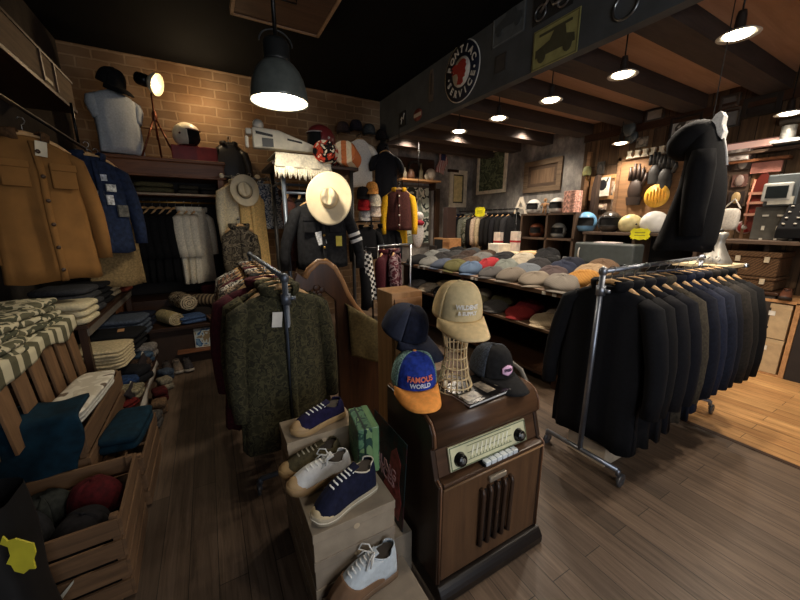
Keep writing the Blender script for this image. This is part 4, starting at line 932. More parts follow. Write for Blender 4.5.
jacket('work_jacket', 'tan canvas work jacket with dark buttons and paper tag, hanging from the wall cupboard', (-.95, 3.2, 2.19), R(34), CANVAS, w=.46, L=.92, d=.19, hem=.5, sl=.66, splay=.05, seed=1, buttons=6, button_mat=plain((60, 40, 26), .4), pockets=2, tagp=(.03, -.14, -.03), tag_mat=plain((206, 196, 172), .8), collar_mat=CORD)
hanger('wooden hanger of the tan canvas work jacket with the paper tag', (-.95, 3.2, 2.195), R(34), None, .44, WD_HANG, .085)
t = jacket('denim_jacket', 'blue denim jacket with pale patches hanging behind the tan work jacket', (-.80, 3.92, 2.20), R(32), BLUED, w=.44, L=.80, d=.16, hem=.46, sl=.6, splay=.05, seed=3, lining=None)
for k, (x, z, w_, h_, c) in enumerate(((.03, -.17, .06, .05, (170, 176, 184)), (.08, -.25, .07, .06, (196, 196, 190)), (.06, -.35, .05, .08, (206, 206, 200)), (.14, -.44, .09, .1, (92, 90, 84)), (.0, -.3, .05, .04, (180, 182, 182)))):
    obj('patch', MB().box((x, -.108, z), (w_, .016, h_), rz=.1 * k), plain(c, .9, var=.3, scale=40), t)
hanger('wooden hanger of the blue denim jacket', (-.80, 3.92, 2.205), R(32), None, .4, WD_HANG, .085)
jacket('cargo_trousers', 'khaki garment with a square flap pocket hanging below the denim jacket', (-.80, 4.2, 1.80), R(30), fabric((140, 116, 78), .2), w=.42, L=.74, d=.14, hem=.44, seed=4, sleeves=False, placket=False, cat='garment', collar=False, pockets=2)
hanger('long hook hanger of the khaki garment below the denim jacket', (-.80, 4.2, 1.805), R(30), None, .36, WD_HANG, .48)
jacket('jacket', 'dark jacket at the far end of the wall cupboard rail', (-.95, 4.3, 2.17), R(20), BLACKF, w=.46, L=.85, d=.14, seed=9, placket=False)
hanger('wooden hanger of the dark jacket at the far end of the cupboard rail', (-.95, 4.3, 2.175), R(20), None, .4, WD_HANG, .11)

# knits on the slatted crate (front face at x = -.9)
KN = [patches([(104, 100, 78), (206, 196, 164), (84, 84, 66), (190, 180, 146)], 9, .95, 20 + k, .1) for k in range(3)]
SLATW = wood((94, 68, 44), (138, 102, 68), 'Z', .8)
t = thing('slatted_crate', 'upturned crate with upright slats under the striped knits', 'crate', (0, 0, 0))
for k in range(6):
    y0 = 2.05 + .185 * k; obj('slat', MB().bar((-.875, y0 + .07, .605), (-.905, y0 + .055, 1.0), .125, .014, up=(1, 0, 0)), SLATW, t, bevel=.003)
obj('top_panel', MB().bb(-1.3, -.9, 2.02, 3.16, .985, 1.0), WD_CRATEY, t); obj('back_panel', MB().bb(-1.3, -1.28, 2.02, 3.16, .605, .985), DARKIN, t)
for y in (2.03, 3.15): obj('end_panel', MB().bb(-1.28, -.92, y - .01, y + .01, .605, .985), WD_CRATE, t)
for j in range(3):
    for k in range(4):
        z = 1.001 + .042 * k
        folded(f'{("lowest", "second", "third", "topmost")[k]} cream and grey striped knit, {("nearest", "middle", "far")[j]} pile on the slatted crate', (-1.06 + .015 * (k % 2) - .02 * j, 2.30 + .33 * j, z), R(80 + 8 * math.sin(j * 3 + k)), (.31, .36 - .02 * k, .042), KN[(k + j) % 3], 'striped knits on the slatted crate', name='folded_knit', seed=j * 4 + k, layers=1)
def dk(u, v):
    y = 2.06 + 1.06 * u; s = .5 + .5 * math.sin(u * 9 + .6)
    return (-.98 + .095 * min(1, v * 2) - (.0 if v < .5 else .004 * math.sin(u * 30)), y, 1.0 + .012 * math.sin(u * 14) - (0 if v < .5 else (v - .5) * 2 * (.05 + .035 * s)) + .02 * (1 - v))
one('striped_knit', 'cream and grey striped knit drooping over the slatted crate edge', 'knitwear', MB().grid(dk, 40, 10), stripes((96, 92, 70), (208, 198, 166), 2.4, 'Y'), solid=.012)
for k in range(3): folded(f'{("lowest", "middle", "topmost")[k]} cream folded jumper beyond the striped knits', (-.98, 3.33, .93 + .052 * k), R(85), (.3, .34, .052), fabric((206, 192, 156), .1), 'cream folded jumpers by the striped knits', name='folded_jumper', seed=k, layers=1)
for k in range(4): folded(f'{("lowest", "second", "third", "topmost")[k]} charcoal folded sweatshirt beyond the striped knits', (-1.02 - .01 * k, 3.68, .93 + .055 * k), R(85), (.34, .36, .055), fabric((58, 58, 60), .2), 'charcoal folded sweatshirts', name='folded_sweatshirt', seed=k + 3, layers=1)
for k in range(4): folded(f'{("lowest", "second", "third", "topmost")[k]} black folded shirt on the side table by the left wall', (-1.02, 4.05, .93 + .05 * k), R(86), (.33, .34, .05), BLACKF, 'black folded shirts', name='folded_shirt', seed=k + 8, layers=1)
for k in range(3): folded(f'{("lowest", "middle", "topmost")[k]} cream folded shirt at the far end of the side table', (-1.0, 4.40, .93 + .05 * k), R(84), (.28, .28, .05), fabric((204, 190, 158), .15), 'cream folded shirts at the far end', name='folded_shirt', seed=k + 12, layers=1)
folded('rust red folded jumper beside the cream shirts at the far end', (-.93, 4.68, .93), R(84), (.26, .26, .09), fabric((110, 48, 34)), name='folded_jumper', seed=2)
t = thing('side_table', 'long dark wooden side table of folded shirts along the left wall', 'table', (0, 0, 0))
obj('tabletop', MB().bb(-1.3, -.83, 3.17, 4.9, .9, .93), WD_DARKY, t, bevel=.004)
for x in (-1.28, -.87):
    for y in (3.2, 4.85): obj('leg', MB().bb(x - .02, x + .025, y - .02, y + .025, 0, .9), WD_DARK, t)
obj('lower_shelf', MB().bb(-1.3, -.8, 3.22, 4.85, .5, .53), WD_DARKY, t)
obj('front_apron', MB().bb(-.845, -.835, 3.2, 4.87, .84, .9), plain((104, 96, 86), .5), t)
# lower shelf goods, sticking out towards the aisle
for k in range(3): folded(f'{("lowest", "middle", "topmost")[k]} pale beige folded trousers on the lower shelf', (-.86, 3.42, .531 + .052 * k), R(82), (.34, .40, .052), fabric((196, 178, 140), .15), 'beige folded trousers', name='folded_trousers', seed=k, layers=2)
folded('black folded trousers with brown paper label on the lower shelf', (-.84, 3.86, .531), R(80), (.36, .42, .15), BLACKF, name='folded_trousers', seed=5, layers=3, label_tag=plain((186, 138, 92), .8))
folded('slate blue folded jeans on the lower shelf beyond the black trousers', (-.84, 4.28, .531), R(82), (.36, .42, .2), fabric((72, 80, 92)), name='folded_jeans', seed=6, layers=4)
folded('dark navy folded jeans at the far end of the lower shelf', (-.8, 4.62, .531), R(82), (.26, .36, .15), NAVYF, name='folded_jeans', seed=7, layers=3)
# base crate with tees and teal sweater
crate('rough wooden crate below the slatted one, tees lying on its top', (-.985, 2.62, 0), 0, (.63, .88, .60), nslat=4)
TEE = patches([(214, 206, 188), (200, 190, 170), (222, 214, 196), (120, 104, 88)], 6, .95, 31, .2)
for k in range(3): folded(f'{("lowest", "middle", "topmost")[k]} cream printed T-shirt on the rough crate under the slats', (-.765 + .008 * k, 2.52, .601 + .03 * k), R(86), (.62, .20, .03), TEE if k == 2 else fabric((212, 206, 192), .08), 'cream folded T-shirts', name='folded_t_shirt', seed=k + 1, layers=1)
TEAL = fabric((14, 42, 56), .25, 20)
def tl(u, v):
    x = -.97 + .30 * u
    if v < .3: return (x, 2.36 - .2 * v / .3, .70 + .008 * math.sin(u * 8))
    q = (v - .3) / .7; return (x + .02 * math.sin(q * 5) - .03 * q, 2.155 - .012 * math.sin(u * 9 + q * 3) - .02 * math.sin(q * 3), .70 - .30 * q - .02 * u * q)
one('teal_jumper', 'teal jumper draped over the front edge of the rough crate', 'jumper', MB().grid(tl, 22, 26), TEAL, solid=.02)
folded('teal folded jumper on the low box beside the rough crate', (-.565, 2.50, .345), R(84), (.42, .20, .10), TEAL, name='folded_jumper', seed=4, layers=2)
crate('low slatted box under the teal folded jumper', (-.56, 2.50, 0), 0, (.20, .56, .34), nslat=3)
# open crate of caps at the front
crate('open rough crate full of caps at the front of the aisle', (-.735, 1.88, 0), R(2), (.55, .50, .43), nslat=4)
CR = [((-.86, 1.86, .28), (34, 34, 36), 'charcoal'), ((-.62, 1.98, .27), (70, 14, 18), 'dark red'), ((-.64, 1.78, .25), (28, 26, 28), 'black'), ((-.84, 2.04, .24), (46, 48, 44), 'dark green-grey')]
for p, c, nm in CR: ballcap(f'{nm} cap lying in the open rough crate', p, 0, fabric(c), fabric(c), fabric(c), sc=1.25, rot=(R(8), R(-6), R(len(nm) * 30)))
fl_ = MB().box((-.735, 1.88, .12), (.5, .44, .2), rz=R(2)); one('folded_blanket', 'dark folded blanket under the caps in the open rough crate', 'blanket', fl_, fabric((26, 24, 24)), bevel=.02)
one('paper_tag', 'pale paper tag sticking up between the caps in the open crate', 'tag', MB().box((0, 0, 0), (.09, .003, .05)), plain((150, 146, 138), .7), loc=(-.83, 1.78, .43), rot=(R(20), R(-40), 0))
one('end_board', 'rough wooden board leaning before the teal jumper', 'board', MB().bar((-1.08, 2.08, .0), (-1.11, 2.10, .79), .30, .016, up=(1, 0, 0)), WD_CRATEZ, bevel=.003)
# black bag with torn yellow label
t = thing('shopping_bag', 'black bag with torn yellow label standing before the open crate', 'bag', (-.80, 1.46, 0))
def bgf(u, v):
    a = 2 * math.pi * u; k = 1 + .06 * nz((math.cos(a) * 2, math.sin(a) * 2, v * 3)); sg = lambda q: math.copysign(abs(q) ** .5, q)
    return (.17 * sg(math.cos(a)) * k * (1 - .1 * v), .11 * sg(math.sin(a)) * k, .78 * v)
obj('body', MB().grid(bgf, 36, 12, True), plain((14, 14, 15), .55), t); obj('bottom', MB().bb(-.16, .16, -.1, .1, 0, .01), BLACK, t); obj('filling', MB().bb(-.14, .14, -.09, .09, .58, .62), BLACK, t)
lbp = [(x * .72, z * .72) for x, z in [(-.05, .07), (-.035, .045), (-.01, .05), (.02, .03), (.05, .01), (.055, -.03), (.045, -.06), (.05, -.1), (.03, -.095), (.01, -.11), (-.02, -.09), (-.03, -.06), (-.045, -.05), (-.03, -.02), (-.035, .02), (-.06, .04)]]
obj('torn_label', MB().prism(lbp, -.006, .0), plain((190, 180, 44), .7), t, loc=(.185, -.128, .66), rot=(R(-12), 0, R(-12)))
one('paper_strip', 'thin pale paper strip caught between slats of the open crate', 'paper', MB().prism([(0, 0), (.035, .01), (.085, .075), (.09, .09), (.03, .03)], -.002, .0), plain((190, 184, 166), .7), loc=(-.72, 1.622, .13))
# aisle goods: magazines, small bundles, shoes along the table foot
random.seed(11)
gc = [(150, 40, 36), (206, 190, 150), (60, 90, 140), (40, 40, 44), (196, 170, 60), (120, 90, 70), (90, 120, 150), (200, 190, 180)]
nmg = ['red', 'cream', 'blue', 'black', 'yellow', 'brown', 'pale blue', 'white']
for k in range(8):
    folded(f'{nmg[k]} folded scarf in the row along the foot of the side table', (-.71 + .03 * (k % 2), 3.06 + .155 * k, .30), R(60 + 23 * (k % 3)), (.15 + .03 * (k % 2), .22 - .03 * (k % 3), .05 + .03 * (k % 4)), fabric(shade(gc[k], .62), .4), 'folded scarves along the aisle', name='folded_scarf', seed=k, layers=2)
one('low_bench', 'low dark bench carrying folded scarves along the aisle', 'bench', MB().bb(-.86, -.6, 2.98, 4.3, .26, .30).bb(-.84, -.8, 3.0, 3.04, 0, .26).bb(-.66, -.62, 3.0, 3.04, 0, .26).bb(-.84, -.8, 4.2, 4.24, 0, .26).bb(-.66, -.62, 4.2, 4.24, 0, .26), WD_DARKY)
def sc(u, v):
    y = 3.0 + 1.15 * u; q = v
    return (-.68 + .07 * q + .01 * math.sin(u * 12), y + .1 * q, .40 - .22 * q * q - .02 * math.sin(u * 7))
one('striped_blanket', 'white and dark striped blanket edge hanging along the low bench', 'blanket', MB().grid(sc, 30, 10), stripes((40, 34, 36), (206, 198, 186), 3.4, 'X'), solid=.012)
for k in range(5):
    folded(f'{("grey", "tan", "dark red", "cream", "blue-grey")[k]} small bundle on the floor before the low bench', (-.555 + .02 * (k % 2), 3.2 + .25 * k, 0), R(80 + 13 * k), (.13, .12, .12), fabric([shade(c_, .7) for c_ in [(110, 104, 98), (150, 116, 84), (104, 34, 32), (196, 180, 150), (96, 110, 130)]][k], .3), 'small bundles on the floor', name='folded_bundle', seed=k + 20, layers=2)
# bench with rolled blankets before the wardrobe
t = thing('display_bench', 'dark display bench of rolled blankets before the wardrobe', 'bench', (0, 0, 0))
obj('top', MB().bb(-.72, .32, 4.55, 5.24, .44, .48), WD_DARKX, t, bevel=.004); obj('body', MB().bb(-.70, .30, 4.62, 5.22, .0, .44), plain((60, 42, 30), .7), t)
NAV = patches([(150, 130, 104), (90, 70, 56), (186, 170, 140), (60, 48, 42)], 16, .95, 41, .3); NAV2 = stripes((70, 58, 48), (150, 130, 104), 6, 'Y'); ENDC = plain((196, 178, 148), .9, var=.2, scale=30)
roll('rolled cream blanket with dark band in front on the display bench', (-.50, 4.75, .481), R(28), .36, .085, fabric((186, 168, 122), .2), ENDC, seed=1)
roll('rolled brown patterned blanket behind the cream roll', (-.36, 5.02, .60), R(22), .42, .105, NAV, ENDC, seed=2)
roll('rolled brown striped blanket beside the brown patterned roll', (-.02, 4.96, .60), R(55), .5, .085, NAV2, ENDC, seed=3)
roll('second rolled patterned blanket toward the camouflage jackets', (.2, 4.9, .52), R(50), .44, .08, NAV, ENDC, seed=4)
one('support_block', 'dark box lifting the rolled blankets on the display bench', 'box', MB().bb(-.62, .3, 4.95, 5.2, .48, .60), plain((40, 30, 24), .8))
folded('blue folded denim between the rolled blankets', (-.27, 4.72, .481), R(20), (.28, .24, .09), fabric((70, 92, 130), .3), name='folded_denim', seed=3)
folded('dark folded plaid under the striped roll', (.06, 4.70, .481), R(10), (.34, .24, .06), PLAID, name='folded_plaid', seed=6)
t = framed('small blue painting of waves leaning on the display bench', (-.16, 4.60, .30), R(-4), .21, .24, plain((210, 206, 196), .6), patches([(120, 156, 190), (60, 100, 150), (196, 206, 206), (150, 130, 100)], 9, .6, 50), .008, .014, name='small_painting')
one('painting_ledge', 'narrow ledge under the small blue painting', 'ledge', MB().bb(-.45, .02, 4.52, 4.62, .15, .175), WD_REDX)
for k in range(3):
    c = [(70, 60, 56), (120, 104, 90), (54, 50, 52)][k]
    sneaker(f'{("dark brown", "tan", "charcoal")[k]} suede shoe beside the small blue painting', (-.56 + .1 * k, 4.42, 0 if k != 1 else 0), R(-80), fabric(c), plain((150, 140, 126), .7), None, plain((90, 84, 78), .8), group='shoes before the display bench', name='suede_shoe')
# ---------------------------------------------------------------- hat table under the bulkhead
t = thing('hat_table', 'long two-tier dark wooden table covered with flat caps', 'table', (0, 0, 0))
TBL = wood((72, 54, 40), (118, 92, 70), 'Y', .5)
obj('tabletop', MB().bb(2.90, 3.92, 1.93, 5.15, .955, 1.0), TBL, t, bevel=.004)
obj('lower_shelf', MB().bb(2.80, 3.9, 1.98, 5.1, .60, .63), TBL, t, bevel=.004)
for x in (2.95, 3.84):
    for y in (2.0, 3.5, 5.05): obj('leg', MB().bb(x - .03, x + .03, y - .03, y + .03, 0, .955), WD_DARK, t)
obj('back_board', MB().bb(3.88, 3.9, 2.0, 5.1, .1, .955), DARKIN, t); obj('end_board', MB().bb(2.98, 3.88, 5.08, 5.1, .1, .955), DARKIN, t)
obj('base_shelf', MB().bb(2.86, 3.88, 2.0, 5.1, .12, .15), WD_DARKY, t)
for k, y in enumerate((1.97, 2.08, 2.2, 3.2, 3.28, 3.95, 4.4, 4.55)): obj('price_label', MB().box((2.895, y, .97), (.006, .045, .03)), PAPER, t)
ORD = ['nearest', 'second', 'third', 'fourth', 'fifth', 'sixth', 'seventh', 'eighth', 'ninth', 'tenth', 'eleventh', 'twelfth', 'last']
def C(n, a, b): return n, a, b
rows = [
 ('front row', 3.06, 2.13, .335, [C('grey herringbone', (96, 88, 80), (170, 160, 148)), C('oatmeal tweed', (120, 108, 94), (170, 156, 138)), C('dark oatmeal', (104, 94, 84), (150, 138, 124)), C('charcoal grey', (70, 66, 66), (104, 100, 98)), C('sky blue denim', (64, 88, 122), (120, 142, 170)), C('olive green', (82, 80, 48), (116, 110, 66)), C('slate blue', (66, 76, 96), (98, 106, 124)), C('pale grey', (110, 110, 108), (158, 156, 150)), C('black wool', (28, 28, 30), (48, 48, 50))]),
 ('second row', 3.30, 2.08, .335, [C('mustard corduroy', (168, 110, 44), (206, 150, 74)), C('plum tweed', (70, 58, 58), (104, 88, 86)), C('blue-grey', (88, 96, 106), (130, 136, 142)), C('sage grey', (110, 116, 108), (150, 154, 146)), C('red wool', (150, 30, 40), (196, 56, 62)), C('brown check', (80, 62, 48), (116, 94, 74)), C('dark brown', (46, 38, 34), (72, 62, 56)), C('black check', (30, 29, 30), (60, 58, 58)), C('light grey check', (112, 114, 112), (160, 160, 156))]),
 ('third row', 3.54, 2.12, .335, [C('tan herringbone', (150, 122, 92), (190, 162, 128)), C('navy', (26, 30, 48), (50, 56, 76)), C('dark charcoal', (38, 36, 38), (62, 60, 60)), C('light beige', (160, 148, 128), (200, 188, 166)), C('black', (22, 22, 24), (40, 40, 42)), C('ash grey', (96, 96, 96), (136, 134, 130)), C('espresso', (48, 36, 30), (74, 58, 50)), C('charcoal check', (46, 46, 48), (78, 78, 78)), C('steel grey', (80, 84, 88), (120, 122, 124))]),
 ('back row', 3.76, 2.15, .36, [C('brown tweed', (92, 70, 52), (132, 104, 80)), C('midnight blue', (22, 24, 36), (42, 46, 60)), C('black felt', (18, 18, 19), (36, 36, 37)), C('cream', (196, 184, 160), (224, 214, 192)), C('coal', (30, 30, 31), (52, 52, 53)), C('walnut', (64, 50, 40), (92, 74, 60)), C('graphite', (50, 52, 54), (82, 84, 86)), C('jet black', (20, 20, 20), (36, 36, 36))])]
random.seed(5)
for rn, x, y0, dy, lst in rows:
    for k, (nm, a, b) in enumerate(lst):
        s_ = .92 + .12 * random.random()
        flatcap(f'{nm} flat cap, {ORD[k]} from near end, {rn} of the hat table', (x + random.uniform(-.02, .02), y0 + dy * k + random.uniform(-.015, .015), 1.003 + (.05 if rn == 'second row' else .085 if rn == 'third row' else .115 if rn == 'back row' else 0)), R(-78 + random.uniform(-22, 18)), tweed(shade(a, .68), shade(b, .7)), 'flat caps on the hat table', tilt=2 if rn == 'front row' else 10, roll=random.uniform(-7, 7),
                w=.168 * s_, l=.19 * s_, h=.115 + .03 * random.random(), seed=random.random() * 9)
one('tweed_roll', 'dark cloth strip propping the rear rows of flat caps on the hat table', 'cloth', MB().bb(3.2, 3.9, 2.02, 5.0, 1.001, 1.045).bb(3.44, 3.9, 2.02, 5.0, 1.045, 1.08).bb(3.68, 3.9, 2.02, 5.0, 1.08, 1.11), BLACKF)
low = [C('beige', (150, 132, 106), (186, 166, 138)), C('dark red', (104, 28, 30), (140, 48, 46)), C('dark grey', (54, 52, 52), (84, 82, 80)), C('khaki', (96, 90, 70), (132, 124, 98)), C('rust brown', (96, 58, 40), (130, 86, 62)), C('black', (24, 24, 25), (44, 44, 45)), C('stone', (140, 128, 108), (176, 162, 140)), C('mid grey', (90, 88, 86), (126, 122, 118))]
for k, (nm, a, b) in enumerate(low):
    flatcap(f'{nm} flat cap, {ORD[k]} from the near end, lower tier of the hat table', (2.97 + .02 * (k % 2), 2.2 + .36 * k, .633), R(-84 + 12 * (k % 3)), tweed(a, b), 'flat caps on the lower tier', w=.16, l=.165, h=.1, seed=k * 1.3)
low2 = [C('taupe', (100, 88, 78), (138, 124, 110)), C('wine red', (88, 24, 32), (120, 40, 48)), C('dark olive', (60, 58, 42), (88, 84, 62)), C('pale stone', (150, 142, 126), (186, 178, 160)), C('ink blue', (30, 34, 52), (54, 58, 78)), C('sand', (160, 138, 106), (196, 172, 138))]
for k, (nm, a, b) in enumerate(low2):
    flatcap(f'{nm} flat cap, {ORD[k]} from the near end, rear of the lower tier', (3.28, 2.25 + .42 * k, .633), R(-84 + 12 * (k % 3)), tweed(a, b), 'flat caps on the lower tier', w=.16, l=.165, h=.12, seed=k * 2.3 + 1)

# ---------------------------------------------------------------- right rack of dark coats
rackrail('coat_rack', 'chrome coat rack on castors carrying dark coats beside the radio console', 0, 1.6, 1.365, (2.1, 1.19, 0), R(3), plain((140, 145, 154), .38, .9), .5)
CJ = [(fabric((15, 16, 20)), 'black wool coat', 1.08), (fabric((17, 17, 19)), 'black long coat', 1.06), (fabric((20, 20, 24)), 'charcoal black coat', 1.05), (fabric((18, 19, 26)), 'blue-black coat', 1.03), (fabric((66, 60, 50)), 'olive-brown lined jacket', .98),
      (fabric((22, 25, 36)), 'navy wool coat', 1.0), (fabric((30, 35, 52)), 'blue denim coat', .96), (fabric((27, 31, 44)), 'mid navy jacket', .9), (fabric((22, 24, 32)), 'dark navy jacket', .86), (fabric((40, 36, 32)), 'dark brown waxed jacket', .84), (fabric((30, 28, 26)), 'dark umber jacket', .82), (fabric((16, 16, 17)), 'black short jacket', .84)]
for k, (m, nm, L) in enumerate(CJ):
    x = 2.22 + .125 * k; y = 1.19 + (x - 2.1) * math.tan(R(3)) - .012 * k
    jacket('coat', f'{nm}, {ORD[min(k, 11)]} from the near post of the chrome coat rack', (x, y, 1.27), R(-87 + (3, -4, 2, 5, -3, 4, -2, 3, -4, 2, -3, 0)[k]), m, w=.5, L=L, d=.13, hem=.56, sl=.64, splay=.07, seed=k + 2, placket=False, fold=.016, cat='coat')
    hanger(f'pale wooden hanger of the {nm} on the chrome coat rack', (x, y, 1.278), R(-87), 'hangers on the coat rack', .36, WD_HANG, .088)
# hooded coat on a display post rising above the rack
COATM = fabric((15, 15, 17)); FLEECE = fabric((226, 224, 218), .1, 90)
o0 = at(706, 150, x=2.95)
t = thing('hooded_coat', 'black hooded coat with white fleece at its collar, hung high above the coat rack', 'coat', o0)
rws = [(124, 700, 719), (130, 694, 722), (140, 690, 724), (152, 688, 725), (168, 685, 726), (186, 679, 727), (206, 670, 726), (226, 661, 722), (240, 655, 718), (250, 651, 713)]
rg = []
for i, (py, a, b) in enumerate(rws):
    A, B = at(a, py, x=2.95), at(b, py, x=2.95); c = (A + B) / 2; h = (B - A).length / 2 * .9; dd = (.06, .09, .13, .16, .17, .17, .17, .17, .17, .165)[i]; r = []
    for k in range(36):
        th = 2 * math.pi * k / 36; q = 1 + .05 * math.sin(5 * th + i * .3) * i / 9
        r.append((c.x + dd * math.cos(th) * q - o0.x, c.y - h * math.sin(th) * q - o0.y, c.z + .01 * math.sin(3 * th) - o0.z))
    rg.append(r)
obj('body', MB().loft(rg), COATM, t)
pl = [at(px, py, x=2.80) - o0 for px, py in ((704, 150), (701, 166), (697, 190), (693, 212), (690, 236))]
obj('sleeve', MB().tube(pl, [.06, .075, .075, .068, .06], 14), COATM, t)
hc = at(692, 141, x=2.93) - o0
obj('hood', MB().ell(hc, (.13, .145, .115), 24, 14, Matrix.Translation(hc) @ Matrix.Rotation(R(-32), 4, 'X') @ Matrix.Translation(-hc)), COATM, t)
fl = [at(px, py, x=2.93) - o0 for px, py in ((711, 124), (717, 115), (723, 111), (726, 116), (724, 124), (726, 131), (723, 140), (718, 134), (713, 130))]
obj('fleece_lining', MB().prism([(p.y, p.z) for p in fl], -.05, .02, plane='YZ'), FLEECE, t, bevel=.006)
obj('front_edge', MB().tube([at(px, py, x=2.86) - o0 for px, py in ((724, 138), (726, 150), (727, 165))], .007), FLEECE, t)

one('hanging_wire', 'thin black cord holding the hooded coat from the ceiling', 'wire', MB().tube([at(712, 122, x=2.93), Vector((2.96, 1.10, 3.12))], .003, 6), BLACK)
one('carton', 'pale open carton on the floor under the coats of the chrome rack', 'carton', MB().bb(2.22, 2.52, 1.08, 1.36, 0, .15), plain((190, 172, 146), .8), bevel=.004)
t = thing('metal_jug', 'small grey metal jug with flared foot standing beyond the coat rack', 'jug', (3.93, 1.26, 1.305))
obj('body', MB().lathe([(.001, 0), (.115, 0), (.12, .012), (.10, .05), (.065, .12), (.045, .17), (.045, .21), (.06, .25), (.055, .27), (.04, .275)], 28), plain((150, 146, 138), .4, .6), t)
obj('handle', MB().tube([(-.05, 0, .24), (-.09, 0, .22), (-.085, 0, .14), (-.06, 0, .11)], .007), plain((60, 56, 52), .5), t); obj('stopper', MB().ell((-.02, 0, .29), (.035, .025, .015), 12, 8), plain((40, 38, 36), .5), t)
t = thing('clothes_rail', 'low cream-topped rail of pale shirts beyond the coat rack', 'clothes rail', (0, 0, 0))
obj('top_board', MB().bb(3.74, 4.16, 1.12, 1.5, 1.275, 1.305), plain((206, 188, 150), .6), t, bevel=.004)
for x in (3.78, 4.12):
    for y in (1.16, 1.46): obj('leg', MB().tube([(x, y, 0), (x, y, 1.275)], .012), STEEL, t)
obj('finial', MB().ell((4.17, 1.12, 1.28), (.03, .03, .03), 12, 8), CHROME, t); obj('rail', MB().tube([(3.78, 1.31, 1.23), (4.12, 1.31, 1.23)], .01), STEEL, t)
for k in range(4): jacket('shirt', f'{("cream", "pale olive", "sand", "light grey")[k]} shirt on the low rail beyond the coat rack', (3.83 + .08 * k, 1.31, 1.145), R(-80), fabric([(200, 188, 152), (150, 142, 108), (186, 164, 124), (150, 148, 142)][k]), w=.34, L=.6, d=.08, hem=.36, sleeves=False, placket=False, seed=k, cat='shirt')
for k in range(4): hanger(f'hanger of the {("cream", "pale olive", "sand", "light grey")[k]} shirt on the low rail', (3.83 + .08 * k, 1.31, 1.15), R(-80), 'hangers on the low rail', .28, WD_HANG, .075)

# ---------------------------------------------------------------- bulkhead signs (face towards -X)
BX = 2.946
def sgn(name, label, px0, py0, px1, py1, cat='sign'):
    """thing whose local frame lies on the bulkhead: local X = world -Y, local Y towards the wall, local Z up"""
    a, b = at(px0, py0, x=2.95), at(px1, py1, x=2.95)
    return a, b
c = at(462, 68, x=2.95); zc = 3.47
NAVYP = plain((28, 32, 46), .45); WHP = plain((214, 210, 200), .5)
t = thing('service_sign', 'round white-rimmed service sign with red profile on the black bulkhead', 'sign', (2.947, c.y, zc), R(-90))
disc = lambda r, y0, y1, n=56: MB().lathe([(.001, -y0), (r, -y0), (r, -y1), (.001, -y1)], n, M=Matrix.Rotation(R(90), 4, 'X') @ Matrix.Scale(-1, 4, (0, 0, 1)))
def ringdisc(r, y): return MB().lathe([(.0005, 0), (r, 0), (r, .004), (.0005, .004)], 56, M=Matrix.Translation((0, y, 0)) @ Matrix.Rotation(R(90), 4, 'X'))
obj('rim', ringdisc(.335, 0), WHP, t); obj('navy_field', ringdisc(.322, -.003), NAVYP, t); obj('inner_disc', ringdisc(.165, -.006), WHP, t)
prof = [(.09, -.02), (.075, .02), (.10, .05), (.085, .075), (.09, .10), (.06, .125), (.02, .135), (-.03, .125), (-.07, .10), (-.13, .115), (-.19, .085), (-.14, .07), (-.20, .045), (-.13, .04), (-.18, .005), (-.11, .01), (-.07, -.005), (-.05, -.05), (-.07, -.12), (.0, -.14), (.045, -.12), (.035, -.075), (.075, -.065), (.07, -.04)]
obj('red_profile', MB().prism([(x, z) for x, z in prof], -.016, -.011), plain((160, 44, 36), .5), t)
def arc(txt, r, a_mid, span, flip):
    n = len(txt)
    for i, ch in enumerate(txt):
        a = a_mid + (i - (n - 1) / 2) * span / n * (-1 if not flip else 1)
        text('letter', ch, .105, WHP, t, (r * math.cos(a), -.012, r * math.sin(a)), (R(90), -(a - math.pi / 2) if not flip else -(a + math.pi / 2), 0), bold=.004)
arc('PONTIAC', .243, R(90), R(160), False); arc('SERVICE', .243, R(-90), R(160), True)
for s in (-1, 1): obj('star', ringdisc(.014, -.009), WHP, t, loc=(s * .243, 0, -.02))
def plate(label, p, w, h, base, rim, motif, mcol, name='tin_sign', tilt=0):
    q = at(*p, x=2.95)
    t = thing(name, label, 'sign', (2.948, q.y, q.z), R(-90))
    obj('plate', MB().box((0, -.004, 0), (w, .006, h)), base, t, bevel=.002)
    f = MB()
    for s in (-1, 1): f.box((s * (w / 2 - .012), -.008, 0), (.01, .004, h - .02)).box((0, -.008, s * (h / 2 - .012)), (w - .02, .004, .01))
    obj('border_line', f, rim, t)
    for m in motif: obj('motif', m, mcol, t)
    return t
def car(sx, sz, dx=0, dz=0):
    body = [(-.2, -.03), (-.2, .02), (-.12, .035), (-.05, .05), (0, .11), (.1, .11), (.12, .04), (.2, .02), (.21, -.03)]
    m = MB().prism([(x * sx + dx, z * sz + dz) for x, z in body], -.011, -.008)
    for x in (-.13, .14): m.prism([(x * sx + dx + .045 * sx * math.cos(k * .52), dz - .03 * sz + .045 * sz * math.sin(k * .52)) for k in range(12)], -.013, -.008)
    return m
plate('grey tin plate with an old motor car on the black bulkhead', (509, 22), .44, .34, plain((84, 90, 94), .6), plain((108, 114, 116), .6), [car(.9, 1.2)], plain((62, 68, 72), .6))
plate('yellowed tin plate with a vintage car on the black bulkhead', (555, 42), .48, .34, plain((150, 146, 92), .6), plain((110, 106, 66), .6), [car(1.0, 1.3, 0, -.03), MB().box((0, -.009, .11), (.34, .003, .022))], plain((70, 68, 48), .6))
t = plate('small black tin badge with white figure on the bulkhead', (403, 119), .2, .22, plain((26, 27, 28), .5), plain((26, 27, 28), .5), [MB().tube([(-.06, -.01, .0), (-.02, -.01, .03), (.03, -.01, -.01), (.06, -.01, .07)], .008, 6), MB().tube([(-.02, -.01, .03), (-.04, -.01, -.07)], .008, 6)], WHP)
